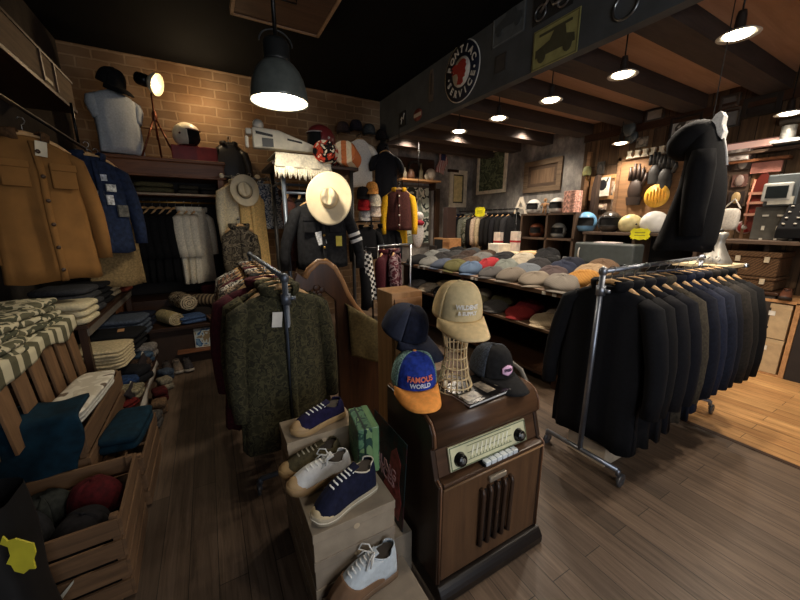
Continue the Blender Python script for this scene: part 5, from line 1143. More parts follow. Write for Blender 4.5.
plate('small dark grey tin plate below the grey car plate', (501, 63), .16, .17, plain((62, 58, 56), .6), plain((52, 50, 48), .6), [], BLACK)
q = at(418, 115, x=2.95); t = thing('oval_badge', 'small oval red and cream badge on the black bulkhead', 'sign', (2.947, q.y, q.z), R(-90)); t.scale = (1, 1, 1)
obj('badge', MB().lathe([(.0005, 0), (.12, 0), (.12, .006), (.0005, .006)], 36, M=Matrix.Rotation(R(90), 4, 'X') @ Matrix.Scale(.7, 4, (0, 1, 0))), plain((120, 62, 52), .5), t); obj('stripe', MB().box((0, -.008, .0), (.2, .004, .05)), plain((190, 176, 158), .5), t)
q = at(432, 86, x=2.95); t = thing('thermometer', 'tall narrow worn thermometer plate beside the round service sign', 'thermometer', (2.947, q.y, q.z), R(-90))
obj('plate', MB().prism([(-.055, -.2), (.055, -.2), (.065, -.1), (.05, .12), (.03, .2), (-.03, .2), (-.05, .12), (-.065, -.1)], -.01, 0), plain((92, 82, 74), .6), t); obj('tube', MB().box((0, -.013, .02), (.02, .006, .26)), plain((58, 52, 48), .4), t)
q = at(553, 5, x=2.95); t = thing('chrome_motorbike_model', 'chrome motorbike badge high on the black bulkhead', 'badge', (2.945, q.y, q.z + .04), R(-90))
for s in (-1, 1): obj('wheel', MB().tube([(s * .12 + .06 * math.cos(a * .35), -.012, -.05 + .06 * math.sin(a * .35)) for a in range(18)], .008, 6, True), CHROME, t)
obj('frame', MB().tube([(-.12, -.015, -.05), (-.02, -.015, .03), (.08, -.015, .03), (.14, -.015, .1)], .012, 8).tube([(-.02, -.015, .03), (.02, -.015, -.05), (.12, -.015, -.05)], .012, 8), CHROME, t); obj('backing', MB().box((0, -.002, 0), (.42, .004, .26)), plain((30, 31, 32), .6), t)
q = at(627, 6, x=2.95); one('chrome_ring', 'chrome ring ornament at the top of the bulkhead', 'ornament', MB().tube([(0, .09 * math.cos(k * .26), .09 * math.sin(k * .26)) for k in range(24)], .008, 8, True), CHROME, loc=(2.935, q.y, q.z))
# ---------------------------------------------------------------- brick wall end and the far corner
TEEW = fabric((240, 237, 230), .08); TEEB = fabric((26, 28, 36))
def wall_tee(label, px, py, y, mat, w, L, rz=0, d=.09, **k):
    p = at(px, py, y=y); jacket('t_shirt', label, p, R(rz), mat, w=w, L=L, d=d, hem=w * .96, sl=.2, splay=.06, collar=False, placket=False, cat='t-shirt', **k)
    hanger('hanger of the ' + label.split(' hung')[0].split(' hanging')[0], (p.x, p.y, p.z + .005), R(rz), None, w * .7, WD_HANG, .07)
    one('wall_peg', 'peg in the wall above the ' + label.split(' hung')[0].split(' hanging')[0], 'peg', MB().tube([(p.x, p.y - .03, p.z + .095), (p.x, y + .16, p.z + .095)], .006), BLACKM)
    return p
wall_tee('white T-shirt hung on the brick wall beside the striped blanket', 360, 140, 5.82, TEEW, .42, .78, seed=1)
p = at(364, 158, y=5.75)
wall_tee('black T-shirt with pale circular print hanging beside the white one', 386, 152, 5.7, TEEB, .44, .86, seed=2)

# row of caps high on the brick wall
for k, (px, py, c, nm) in enumerate(((343, 132, (54, 44, 46), 'brown-black'), (356, 130, (38, 34, 44), 'dark plum'), (369, 134, (70, 74, 76), 'grey'), (382, 139, (40, 34, 34), 'black and pale'), (383, 152, (34, 32, 36), 'lower black'))):
    p = at(px, py, y=5.86); ballcap(f'{nm} cap pinned on the upper brick wall', p, 0, fabric(c), fabric(c), fabric(shade(c, .8)), sc=1.35, rot=(R(10), 0, R(-12)))
    one('wall_peg', f'peg holding the {nm} cap on the bricks', 'peg', MB().tube([(p.x, p.y + .02, p.z + .06), (p.x, 5.99, p.z + .06)], .006), BLACKM)
# cap tower
t = thing('cap_stand', 'black wire stand of mixed caps beside the chrome rail', 'cap stand', (at(371, 205, y=5.2).x, 5.2, 0))
obj('pole', MB().tube([(0, 0, 0), (0, 0, 2.1)], .015), BLACKM, t); obj('base', MB().lathe([(.001, .02), (.22, .02), (.23, 0)], 24), BLACKM, t)
arms = MB()
CT = [(363, 196, (26, 24, 26), 'black'), (364, 207, (150, 30, 34), 'red'), (375, 203, (216, 206, 184), 'cream'), (365, 217, (170, 168, 168), 'pale grey'), (375, 213, (206, 190, 176), 'pink-beige'), (372, 191, (206, 142, 70), 'orange')]
x0 = at(371, 205, y=5.2).x
for px, py, c, nm in CT:
    p = at(px, py, y=5.05); arms.tube([(0, 0, p.z + .03), (p.x - x0, p.y - 5.2, p.z + .03)], .006, 6)
    ballcap(f'{nm} cap on the black wire cap stand', p, 0, fabric(c), fabric(shade(c, .85)), fabric(c), group='caps on the wire stand', sc=1.2, rot=(R(12), 0, R(-25)))
obj('arms', arms, BLACKM, t)
# dark printed hoodies below
for k, (px, py, nm) in enumerate(((366, 227, 'near'), (385, 226, 'far'))):
    p = at(px, py, y=5.0); jacket('hoodie', f'black printed sweatshirt below the cap stand, {nm} one', p, R(-15), BLACKF, w=.4, L=.5, d=.14, seed=k, placket=False, cat='sweatshirt', sl=.4, splay=.02)
    q = p; t_ = bpy.data.objects[-1] if False else None
    hanger(f'hanger of the {nm} black printed sweatshirt', (p.x, p.y, p.z + .005), R(-15), None, .3, WD_HANG, .075)
one('rail', 'dark rail carrying the black printed sweatshirts', 'rail', MB().tube([at(355, 222, y=5.0), at(398, 221, y=5.0)], .011), BLACKM)
# yellow and brown jacket
p = at(399, 190, y=4.9)
YJ = fabric((226, 172, 36), .15)
jacket('varsity_jacket', 'brown jacket with bright yellow sleeves hanging by the painted panel', p, R(-28), fabric((78, 44, 40)), w=.42, L=.62, d=.2, hem=.46, sl=.56, splay=.03, seed=3, sleeve_mat=YJ, collar_mat=YJ, buttons=4, button_mat=plain((230, 220, 200), .5))
jacket('yellow_shirt', 'bright yellow shirt tail hanging below the brown jacket', (p.x + .03, p.y + .14, p.z - .28), R(-28), YJ, w=.34, L=.6, d=.12, hem=.38, sleeves=False, placket=False, collar=False, cat='shirt', seed=6)
hanger('hanger of the brown jacket with yellow sleeves', (p.x, p.y, p.z + .005), R(-28), None, .36, WD_HANG, .09)
one('hanging_chain', 'thin steel rod holding the brown and yellow jacket from the ceiling beam', 'rod', MB().tube([(p.x, p.y, p.z + .1), (p.x, p.y, 3.12)], .004), BLACKM)
hanger('hanger of the bright yellow shirt', (p.x + .03, p.y + .14, p.z - .275), R(-28), None, .26, WD_HANG, .08)
# chrome rail with checked scarf and maroon shirts (near the camera side of the corner)
ax = at(378, 246, y=4.3); zr = ax.z
t = thing('chrome_rail', 'bright chrome clothes rail with maroon shirts behind the pew', 'clothes rail', (ax.x, 4.3, 0))
obj('upright', MB().tube([(0, 0, 0), (0, 0, zr)], .015), CHROME, t); obj('cross_rail', MB().tube([(0, 0, zr), (.62, .15, zr)], .015), CHROME, t); obj('upright', MB().tube([(.62, .15, 0), (.62, .15, zr)], .015), CHROME, t)
obj('back_rail', MB().tube([(-.32, .1, zr - .02), (0, 0, zr - .03)], .012), BLACKM, t); obj('base', MB().tube([(-.1, -.2, .02), (.1, .2, .02)], .014).tube([(.52, -.05, .02), (.72, .35, .02)], .014), CHROME, t); obj('upright', MB().tube([(-.32, .1, 0), (-.32, .1, zr)], .012), BLACKM, t)
jacket('jacket', 'black jacket behind the checkered scarf on the chrome rail', (ax.x - .16, 4.37, zr - .11), R(62), BLACKF, w=.42, L=.75, d=.12, seed=3, placket=False)
hanger('hanger of the black jacket behind the checkered scarf', (ax.x - .16, 4.37, zr - .105), R(62), None, .34, WD_HANG, .08)
jacket('shirt', 'maroon shirt on the chrome rail beside the checkered scarf', (ax.x + .10, 4.33, zr - .085), R(50), MAROON, w=.44, L=.62, d=.12, seed=4, cat='shirt')
hanger('hanger of the maroon shirt beside the scarf', (ax.x + .10, 4.33, zr - .08), R(50), None, .36, WD_HANG, .085)
jacket('shirt', 'maroon printed shirt near the middle of the chrome rail', (ax.x + .3, 4.38, zr - .085), R(56), patches([(58, 22, 30), (80, 34, 42), (130, 110, 112), (50, 20, 28)], 12, .9, 61), w=.44, L=.6, d=.1, seed=7, cat='shirt')
hanger('hanger of the maroon printed shirt', (ax.x + .3, 4.38, zr - .08), R(56), None, .36, WD_HANG, .085)
a, b = at(361, 254, y=4.1), at(373, 300, y=4.1)
one('checkered_scarf', 'black and white checkered scarf hanging from the chrome rail', 'scarf', MB().grid(lambda u, v: (a.x + .02 + (.12) * u + .10 * v, 4.1 + .012 * math.sin(u * 6 + v * 5), a.z - (a.z - b.z) * v), 10, 24), checks((22, 22, 22), (226, 222, 214), 26, rot=R(12)), solid=.01)
one('scarf_hook', 'hook joining the checkered scarf to the chrome rail', 'hook', MB().tube([(a.x + .08, 4.105, a.z - .01), (a.x + .08, 4.12, a.z + .03), (ax.x - .30, 4.4, zr - .02)], .005), CHROME)

# shelf with curios over a painted panel (far corner)
WY = 6.84
t = thing('wall_shelf', 'bracketed wooden wall shelf of curios over the pale painted panel', 'shelf', (0, 0, 0))
l, r_ = at(401, 178, y=6.55), at(440, 177, y=6.55)
obj('board', MB().bb(l.x, r_.x, 6.5, 6.84, l.z - .04, l.z), WD_TANX, t, bevel=.004); obj('back_board', MB().bb(l.x - .1, r_.x + .02, 6.82, 6.845, l.z, l.z + .48), WD_DARKX, t)
obj('bracket', MB().bb(l.x + .05, l.x + .08, 6.6, 6.84, l.z - .2, l.z - .04).bb(r_.x - .1, r_.x - .07, 6.6, 6.84, l.z - .2, l.z - .04), WD_DARK, t)
zs = l.z + .001
def on_shelf(px): return at(px, 175, y=6.62).x
one('stone_jar', 'brown round jar on the curio shelf', 'jar', MB().lathe([(.001, 0), (.07, 0), (.09, .06), (.08, .14), (.045, .17), (.05, .2), (.001, .2)], 20), plain((96, 66, 48), .5), loc=(on_shelf(411), 6.62, zs))
one('green_bottle', 'tall narrow bottle on the curio shelf', 'bottle', MB().lathe([(.001, 0), (.045, 0), (.045, .18), (.018, .24), (.018, .34), (.001, .34)], 16), plain((126, 120, 96), .3), loc=(on_shelf(421), 6.62, zs))
one('pale_bottle', 'small pale bottle on the curio shelf', 'bottle', MB().lathe([(.001, 0), (.04, 0), (.04, .12), (.015, .17), (.015, .23), (.001, .23)], 16), plain((170, 160, 140), .4), loc=(on_shelf(405), 6.62, zs))
one('glass_globe', 'pale glass globe lamp shade on the curio shelf beside the flag', 'globe', MB().ell((0, 0, .13), (.12, .12, .13), 20, 12), plain((196, 186, 170), .25), loc=(on_shelf(431), 6.64, zs))
one('dark_wreath', 'dark twig wreath leaning over the curio shelf', 'wreath', MB().tube([(.17 * math.cos(k * .3), .02 * math.sin(k), .2 + .17 * math.sin(k * .3)) for k in range(21)], .03, 8, True), plain((44, 38, 34), .9, var=.4, scale=30), loc=(on_shelf(418), 6.74, zs + .02))
one('cream_dish', 'small cream dish on edge on the curio shelf', 'dish', MB().lathe([(.001, -.008), (.06, -.008), (.07, .006), (.001, .0)], 20, M=Matrix.Rotation(R(80), 4, 'X')), plain((200, 188, 162), .4), loc=(on_shelf(426), 6.58, zs + .07))
def flagmat():
    N = NT('flag'); N.setp(.8); co = N.coord((1, 1, 1)); a = N.n('TexWave', bands_direction='X', i_Scale=9.0); N.l(co, a.inputs['Vector']); N.l(N.ramp(a.outputs[0], [(0, lin((150, 36, 44))), (.5, lin((206, 196, 190)))], True), N.b.inputs['Base Color']); return N.m
p = at(442, 152, y=6.7)
t = thing('small_flag', 'small striped flag hanging from a stick beside the curio shelf', 'flag', (p.x, 6.72, p.z))
obj('cloth', MB().grid(lambda u, v: (-.10 + .24 * u + .05 * math.sin(v * 5), .02 * math.sin(u * 9), -.42 * v - .06 * u), 12, 14), flagmat(), t, solid=.004)
obj('canton', MB().bb(-.02, .10, -.03, -.022, -.18, -.04), plain((40, 46, 84), .8), t); obj('stick', MB().tube([(-.12, 0, .01), (.16, .11, .02)], .007), WD_TANX, t)
l, r_, b_ = at(401, 184, y=6.8), at(432, 184, y=6.8), at(415, 245, y=6.8)
framed('tall pale panel painted with grey and black foliage below the curio shelf', ((l.x + r_.x) / 2, 6.855, (l.z + b_.z) / 2), 0, r_.x - l.x, l.z - b_.z, plain((86, 80, 72), .6), patches([(196, 204, 190), (60, 66, 62), (214, 216, 204), (128, 140, 126)], 4, .7, 71, .6), .05, .04, 'panel', 'painted_panel')
p = at(458, 189, y=6.84); framed('cream framed print with pale yellow sheet beside the curio shelf', (p.x, 6.857, p.z), 0, .52, .86, plain((222, 212, 190), .7), plain((226, 208, 150), .7), .10, .04, mount=plain((46, 40, 36), .7), mw=.03)
p = at(453, 171, y=6.84); one('row_of_pins', 'short row of dark pegs above the cream framed print', 'pegs', MB().box((p.x, 6.83, p.z), (.3, .05, .06)), WD_DARKX)
p = at(436, 215, y=6.84); one('corner_post', 'dark wooden post between painted panel and cream print', 'post', MB().bb(p.x - .06, p.x + .06, 6.78, 6.855, 0, 2.45), WD_DARK)
# dark plush figures under the panel
p = at(418, 228, y=5.9)
t = thing('cloth_bundle', 'white and red cloth bundle hanging before the painted panel', 'cloth', (p.x, p.y, p.z))
obj('wrap', MB().ell((0, 0, -.1), (.13, .09, .3), 16, 12).ell((.02, 0, .22), (.1, .08, .1), 14, 8), fabric((206, 200, 196), .2), t); obj('red_sash', MB().ell((0, -.03, .1), (.12, .09, .06), 14, 8), fabric((150, 46, 60)), t); obj('cord', MB().tube([(0, 0, .3), (0, 0, 3.3 - p.z)], .004), BLACKM, t)

# long counter with curios in the far room
t = thing('long_counter', 'long low wooden counter behind the hat table', 'counter', (0, 0, 0))
obj('worktop', MB().bb(4.45, 5.05, 3.9, 6.7, .96, 1.0), WD_TANY, t, bevel=.004); obj('body', MB().bb(4.5, 5.0, 3.95, 6.66, 0, .96), WD_DARK, t)
def cx(px, py=248, z=1.001, x=4.75): q = at(px, py, x=x); return q.y
y = cx(425); t = thing('wooden_crate', 'light wooden crate beside the radio on the far counter', 'crate', (4.75, cx(427), 1.0))
obj('body', MB().bb(-.16, .16, -.22, .22, 0, .22), WD_TANY, t, bevel=.004); obj('slat_gap', MB().bb(-.165, -.158, -.18, .18, .10, .115), DARKIN, t)
t = thing('table_radio', 'small wooden radio with black front on the far counter', 'radio', (4.72, cx(448), 1.0))
obj('case', MB().bb(-.16, .16, -.30, .30, 0, .34), WD_TANY, t, bevel=.008); obj('front_cloth', MB().bb(-.168, -.158, -.05, .27, .03, .31), plain((26, 26, 27), .9), t)
obj('louvre', MB().bb(-.168, -.158, -.28, -.08, .06, .12).bb(-.168, -.158, -.28, -.08, .2, .26), wood((130, 88, 56), (170, 120, 80), 'Y'), t)
one('tall_album', 'tall dark brown upright album on top of the small radio', 'album', MB().bb(-.12, .12, -.08, .08, 0, .66), plain((58, 40, 36), .6), loc=(4.74, cx(449), 1.34), bevel=.006)
one('clay_vase', 'slim reddish clay vase on the light wooden crate', 'vase', MB().lathe([(.001, 0), (.09, 0), (.11, .1), (.10, .3), (.06, .44), (.08, .5), (.001, .5)], 20), plain((140, 74, 50), .5), loc=(4.75, cx(439), 1.22) if False else (4.75, cx(428), 1.221))
one('dark_box', 'small dark box before the clay vase on the far counter', 'box', MB().bb(-.1, .1, -.12, .12, 0, .16), plain((52, 46, 44), .7), loc=(4.6, 6.5, 1.001), bevel=.004)
one('grey_jug', 'pale grey jug at the far end of the far counter', 'jug', MB().lathe([(.001, 0), (.1, 0), (.12, .1), (.09, .22), (.07, .26), (.08, .3), (.001, .3)], 20), plain((150, 146, 136), .5), loc=(4.88, 6.5, 1.001))
for k, (px, w_, h_, c, nm) in enumerate(((512, .5, .16, (206, 188, 152), 'cream'), (532, .34, .2, (214, 178, 130), 'tan'), (502, .26, .3, (216, 208, 192), 'white'))):
    y = at(px, 255, x=4.7).y; t = shoebox(f'{nm} card box on the far counter behind the flat caps', (4.72 - .1 * (k == 2), y, 1.001), R(-90), plain(c, .8), (w_, .3, h_), notch=False, name='card_box')
ly = at(548, 243, x=4.72).y
flatcap('large black hat on the far counter below the helmets', (4.7, ly, 1.0), R(-80), BLACKF, None, w=.22, l=.24, h=.26, seed=3)
t = thing('binoculars', 'black binoculars standing on the far counter beside the black hat', 'binoculars', (4.6, at(562, 250, x=4.6).y, 1.0))
for s in (-1, 1): obj('barrel', MB().lathe([(.001, 0), (.05, 0), (.05, .1), (.03, .18), (.001, .18)], 16, (0, s * .06, 0)), BLACK, t)

# rail of jackets along the right wall
rx = 5.55
t = thing('clothes_rail', 'long dark rail of jackets along the wall of framed pictures', 'clothes rail', (rx, 0, 0))
y1, y2 = at(453, 212, x=rx).y, at(519, 208, x=rx).y; zr = at(490, 210, x=rx).z
obj('rail', MB().tube([(0, y2, zr), (0, y1, zr)], .014), BLACKM, t)
for y in (y2 + .05, y1 - .05): obj('upright', MB().tube([(0, y, 0), (0, y, zr)], .014), BLACKM, t)
JR = [('brown', (88, 68, 52)), ('navy', (40, 46, 66)), ('black', (26, 26, 28)), ('grey-green', (120, 122, 110)), ('sage camouflage', (110, 112, 94)), ('dark', (36, 34, 34)), ('pale pink-beige', (204, 182, 160)), ('beige', (190, 174, 142)), ('black cream-striped', (28, 27, 28)), ('coal black', (24, 24, 25)), ('inky', (30, 30, 34)), ('black banded', (26, 26, 27)), ('charcoal', (44, 44, 46))]
n_ = len(JR); ya, yb = at(457, 225, x=rx).y, at(513, 225, x=rx).y
for k, (nm, c) in enumerate(JR):
    y = ya + (yb - ya) * k / (n_ - 1)
    m = patches([(110, 112, 94), (70, 74, 60), (150, 150, 134), (90, 92, 78)], 10, .9, 80) if 'camou' in nm else fabric(c)
    jacket('jacket', f'{nm} jacket on the rail along the wall of pictures', (rx, y, zr - .10), R(-14), m, w=.46, L=.92, d=.11, hem=.48, seed=k, placket=False, splay=.02, sl=.55)
    hanger(f'hanger of the {nm} jacket on the wall rail', (rx, y, zr - .095), R(-14), 'hangers on the wall rail', .36, WD_HANG, .09)
for k, px in enumerate((498, 515)):
    q = at(px, 245, x=5.22); one('paper_roll_box', f'tall white and red carton standing before the jackets, {("near the beige one", "below the helmet shelf")[k]}', 'carton', MB().bb(-.05, .05, -.085, .085, 0, q.z + .26), plain((216, 204, 192), .7), loc=(5.22, q.y, 0), bevel=.004)
    one('red_band', f'red band round the white carton {("near the beige jacket", "below the helmet shelf")[k]}', 'band', MB().bb(-.053, .053, -.088, .088, q.z + .05, q.z + .09), plain((160, 40, 44), .7), loc=(5.22, q.y, 0))
q = at(479, 212, x=5.3)
def starpoly(w, h, n=14): return [((w / 2) * (1 if k % 2 else .86) * math.copysign(abs(math.cos(2 * math.pi * k / (2 * n))) ** .5, math.cos(2 * math.pi * k / (2 * n))), (h / 2) * (1 if k % 2 else .84) * math.copysign(abs(math.sin(2 * math.pi * k / (2 * n))) ** .5, math.sin(2 * math.pi * k / (2 * n)))) for k in range(2 * n)]
def pricestar(label, px, py, x, w, h, link):
    q = at(px, py, x=x); t = thing('price_card', label, 'price card', (x, q.y, q.z), R(-90))
    obj('card', MB().prism(starpoly(w, h), -.004, .0), plain((232, 224, 30), .7), t)
    l = MB()
    for k in range(2): l.box((0, -.006, .02 - .04 * k), (w * .5, .003, .012))
    obj('written_lines', l, plain((150, 146, 40), .7), t)
    obj('clip', MB().tube([(0, .004, h * .3), (0, link, h * .3)], .004), BLACKM, t)
pricestar('yellow star-edged price card on the rail of jackets by the pictures', 480, 212, 5.3, .34, .22, .26)
pricestar('yellow star-edged price card below the white helmet', 640, 234, 5.33, .27, .17, .2)
# pictures on the right wall
def rpic(label, px0, py0, px1, py1, frame, art, fw, depth=.04, x=5.915, **k):
    a, b = at(px0, py0, x=x), at(px1, py1, x=x); return framed(label, (x, (a.y + b.y) / 2, (a.z + b.z) / 2), R(-90), abs(a.y - b.y), abs(a.z - b.z), frame, art, fw, depth, **k)
rpic('tall framed picture of dark green foliage on the grey wall', 479, 153, 506, 192, plain((232, 222, 200), .6), patches([(92, 104, 78), (70, 80, 62), (124, 134, 104), (80, 90, 72)], 5, .5, 90), .075)
rpic('wide weathered wooden frame around a brown relief on the grey wall', 526, 163, 561, 190, wood((84, 68, 52), (124, 104, 82), 'X', .8), wood((92, 72, 54), (128, 104, 80), 'Z', .8), .10, mount=wood((66, 52, 42), (96, 78, 62), 'X', .8), mw=.07)
# ---------------------------------------------------------------- helmets and curios along the right wall
HW = wood((62, 48, 38), (98, 78, 62), 'Z', .6); HWY = wood((62, 48, 38), (98, 78, 62), 'Y', .6)
X0, X1 = 5.38, 5.9
ya, yb = at(522, 213, x=X0).y, at(575, 213, x=X0).y           # far and near side of the cubby unit
zt = at(548, 213, x=X0).z; zm = at(548, 238, x=X0).z
t = thing('cubby_shelf', 'dark wooden cubby shelf with four bays for helmets', 'shelf', (0, 0, 0))
ym = (ya + yb) / 2 - .02
for y in (ya, ym, yb): obj('upright', MB().bb(X0, X1, y - .02, y + .02, 0, zt), HW, t)
for z, nm in ((zt, 'top'), (zm, 'shelf'), (.6, 'shelf'), (.08, 'shelf')): obj(nm, MB().bb(X0, X1, yb - .02, ya + .02, z - .035, z), HWY, t)
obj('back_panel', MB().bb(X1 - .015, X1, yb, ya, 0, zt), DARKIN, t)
def hel(label, px, z, shell, visor='open', x=5.62, r=.15, rz=-75, **k):
    y = at(px, 205, x=x).y; return helmet(label, (x, y, z + r * .28 * 0 + .004), R(rz), shell, 'helmets along the wall', visor, r=r, **k)
WHH = plain((226, 224, 218), .25, var=.03)
hel('white full-face helmet on the cubby shelf beside the letter A', 534, zt, WHH, trim=BLACK, stripe=None)
hel('white full-face helmet on the cubby shelf beside the pink boxes', 557, zt, WHH, trim=BLACK)
hel('brown full-face helmet in the cubby bay farther from the mirror post', 539, zm, plain((112, 62, 40), .3), r=.145, face=plain((206, 200, 190), .4))
hel('silver grey full-face helmet in the cubby bay nearer the camera', 561, zm, plain((160, 160, 156), .3), r=.145, face=plain((120, 120, 118), .4))
y = at(521, 206, x=5.6).y; t = thing('letter_sculpture', 'white standing letter A on the cubby shelf', 'letter', (5.6, y, zt), R(-75))
obj('letter', MB().bar((-.13, 0, 0), (0, 0, .33), .05, .05, (0, 1, 0)).bar((.13, 0, 0), (0, 0, .33), .05, .05, (0, 1, 0)).bar((-.07, 0, .12), (.07, 0, .12), .04, .05, (0, 1, 0)), plain((220, 210, 192), .6), t)
y = at(545, 206, x=5.5).y; t = thing('wooden_figure', 'small jointed wooden figure between the two white helmets', 'figurine', (5.5, y, zt), R(-80))
obj('torso', MB().ell((0, 0, .14), (.045, .03, .06), 12, 8), WD_TAN, t); obj('head', MB().ell((0, 0, .235), (.03, .03, .035), 12, 8), WD_TAN, t)
for s in (-1, 1): obj('leg', MB().tube([(s * .02, 0, .1), (s * .028, 0, 0)], .014), WD_TAN, t); obj('arm', MB().tube([(s * .045, 0, .18), (s * .09, 0, .13)], .011), WD_TAN, t)
y = at(572, 200, x=5.6).y
for k in range(4): one('striped_box', f'{("lowest", "second", "third", "topmost")[k]} pink and brown striped packet on the cubby shelf', 'packet', MB().bb(-.1, .1, -.11, .11, 0, .09), plain((190, 130, 116), .6, var=.5, scale=26), loc=(5.62, y, zt + .001 + .092 * k), bevel=.006, group='striped packets on the cubby shelf')
y = at(585, 220, x=5.6).y
one('mirror_post', 'tall dark curved mirror back beside the cubby shelf', 'post', MB().prism([(y - .035, 0), (y + .035, 0), (y + .05, 2.25), (y + .02, 2.42), (y - .035, 2.45)], 5.76, 5.88, plane='YZ'), wood((44, 34, 28), (70, 54, 44), 'Z', .6), bevel=.004)
# low shelf of coloured helmets
y1, y2 = at(584, 232, x=5.4).y, at(700, 236, x=5.4).y; zl = at(600, 232, x=5.4).z
t = thing('low_wall_shelf', 'long low dark shelf of coloured helmets below the wooden pegboard', 'shelf', (0, 0, 0))
obj('top', MB().bb(5.36, 5.88, y2, y1, zl - .04, zl), HWY, t, bevel=.004)
for y in (y1 - .02, (y1 + y2) / 2, y2 + .02): obj('upright', MB().bb(5.4, 5.88, y - .02, y + .02, 0, zl - .04), HW, t)
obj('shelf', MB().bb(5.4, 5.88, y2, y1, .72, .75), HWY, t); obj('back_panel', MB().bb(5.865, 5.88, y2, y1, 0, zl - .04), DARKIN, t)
hel('sky blue full-face helmet on the low dark shelf', 588, zl, plain((112, 164, 206), .25), r=.175, face=plain((90, 140, 186), .4), rz=-70)
hel('black and silver helmet on the low dark shelf beside the blue one', 612, zl, plain((60, 54, 48), .25), r=.175, face=plain((150, 146, 138), .2, .7), rz=-60)
hel('pale yellow open helmet on the low dark shelf', 633, zl, plain((206, 192, 140), .35), r=.145, rz=60, visor='jet')
hel('white round helmet on the low dark shelf behind the hooded coat', 657, zl, WHH, r=.165, rz=70, visor='jet')
# dark grey chest and things below
y1, y2 = at(583, 250, x=5.3).y, at(643, 252, x=5.3).y; zc = at(612, 243, x=5.3).z
t = thing('steamer_trunk', 'dark slate-grey trunk standing before the low helmet shelf', 'trunk', (0, 0, 0))
obj('body', MB().bb(5.06, 5.34, y2, y1, .0, zc), plain((62, 68, 68), .5), t, bevel=.03, seg=4); obj('handle', MB().tube([(5.05, y1 - .1, zc - .25), (5.03, y1 - .1, zc - .2), (5.03, y1 - .1, zc - .12), (5.05, y1 - .1, zc - .08)], .01), plain((180, 176, 168), .4), t)
obj('lid_line', MB().bb(5.055, 5.345, y2 - .003, y1 + .003, zc - .3, zc - .285), BLACK, t)
one('folded_magazine', 'white magazine lying on the slate-grey trunk', 'magazine', MB().bb(-.1, .1, -.16, .16, 0, .015), plain((206, 196, 196), .6), loc=(5.2, (y1 + y2) / 2, zc + .001))
# pegboard with gloves
def rp(px, py, x=5.9): return at(px, py, x=x)
a, b = rp(620, 158), rp(690, 216)
PB = wood((112, 80, 52), (148, 110, 74), 'Y', .7)
yL, yR, zT, zB = a.y, rp(690, 190).y, rp(620, 158).z, rp(640, 216).z
t = thing('pegboard', 'honey-coloured wooden display board with gloves and a narrow ledge', 'board', (0, 0, 0))
obj('board', MB().bb(5.885, 5.915, yR, yL, zB, zT), PB, t); obj('ledge', MB().bb(5.78, 5.9, yR, yL, zB - .03, zB), HWY, t)
fr = MB().bb(5.87, 5.89, yL - .05, yL, zB, zT).bb(5.87, 5.89, yR, yR + .05, zB, zT).bb(5.87, 5.89, yR, yL, zT - .05, zT); obj('frame', fr, wood((96, 70, 48), (132, 100, 70), 'Y', .7), t)
yA, yB = rp(632, 154).y, rp(672, 150).y; zh = rp(650, 153).z
t = thing('peg_rail', 'wooden rail with six pale pegs above the glove board', 'peg rail', (0, 0, 0))
obj('rail', MB().bb(5.88, 5.915, yB - .05, yA + .05, zh - .05, zh + .05), PB, t)
for k in range(6): obj('peg', MB().prism([(-.05, -.055), (.05, -.055), (.022, .0), (.035, .05), (-.035, .05), (-.022, .0)], -.02, .02, M=Matrix.Translation((5.85, yA + (yB - yA) * k / 5, zh + .01)) @ Matrix.Rotation(R(-90), 4, 'Z')), plain((200, 190, 170), .5), t)
def glove(label, px, py, h, mat, x=5.84, lean=0, fingers=True, w=.11):
    q = at(px, py, x=x); t = thing('leather_glove', label, 'glove', (x, q.y, q.z), 0, None, (R(lean), 0, R(-90)))
    obj('palm', MB().ell((0, 0, -.1 * h / .45), (w * .85, .045, h * .3), 18, 12), mat, t); obj('cuff', MB().lathe([(w * .8, 0), (w * .95, .12)], 20, (0, 0, -h * .62), sy=.45), mat, t)
    for k in range(4): obj('finger', MB().tube([(-w * .7 + k * w * .47, 0, h * .05), (-w * .72 + k * w * .48, -.012, h * .05 + (.36, .44, .42, .3)[k] * h * .5), (-w * .72 + k * w * .48, -.02, h * .05 + (.36, .44, .42, .3)[k] * h)], [.03, .027, .018], 10), mat, t)
    obj('thumb', MB().tube([(w * .8, 0, -.1 * h), (w * 1.15, -.02, .08 * h), (w * 1.1, -.02, .2 * h)], [.028, .025, .016], 10), mat, t)
    obj('hook', MB().tube([(0, .02, h * .2), (0, .06, h * .22)], .006), BLACKM, t)
BRG = plain((52, 38, 30), .55); BKG = plain((36, 34, 32), .55)
glove('large dark brown leather glove hanging on the honey-coloured board', 636, 182, .55, BRG, w=.125)
glove('black leather glove hanging tilted above the yellow paddle', 656, 166, .4, BKG, lean=0, w=.10)
glove('second black leather glove close to the hooded coat', 666, 170, .44, BKG, w=.11)
q = at(657, 196, x=5.82); t = thing('yellow_paddle', 'round yellow ribbed disc leaning on the honey-coloured board', 'disc', (5.82, q.y, q.z), R(-90))
obj('disc', MB().lathe([(.001, 0), (.16, 0), (.165, .02), (.001, .02)], 32, M=Matrix.Rotation(R(90), 4, 'X')), plain((226, 172, 60), .5), t)
rb = MB()
for k in range(7): rb.box((-.12 + .04 * k, -.024, 0), (.012, .006, .24 - .06 * abs(k - 3) * .8))
obj('rib', rb, plain((206, 146, 40), .5), t); obj('stub', MB().box((0, .02, 0), (.05, .07, .05)), HW, t)
one('small_plaque', 'small oval plaque on the board under the ledge', 'plaque', MB().ell((5.9, rp(631, 208).y, rp(631, 209).z), (.015, .10, .04), 16, 8), plain((150, 142, 126), .5))
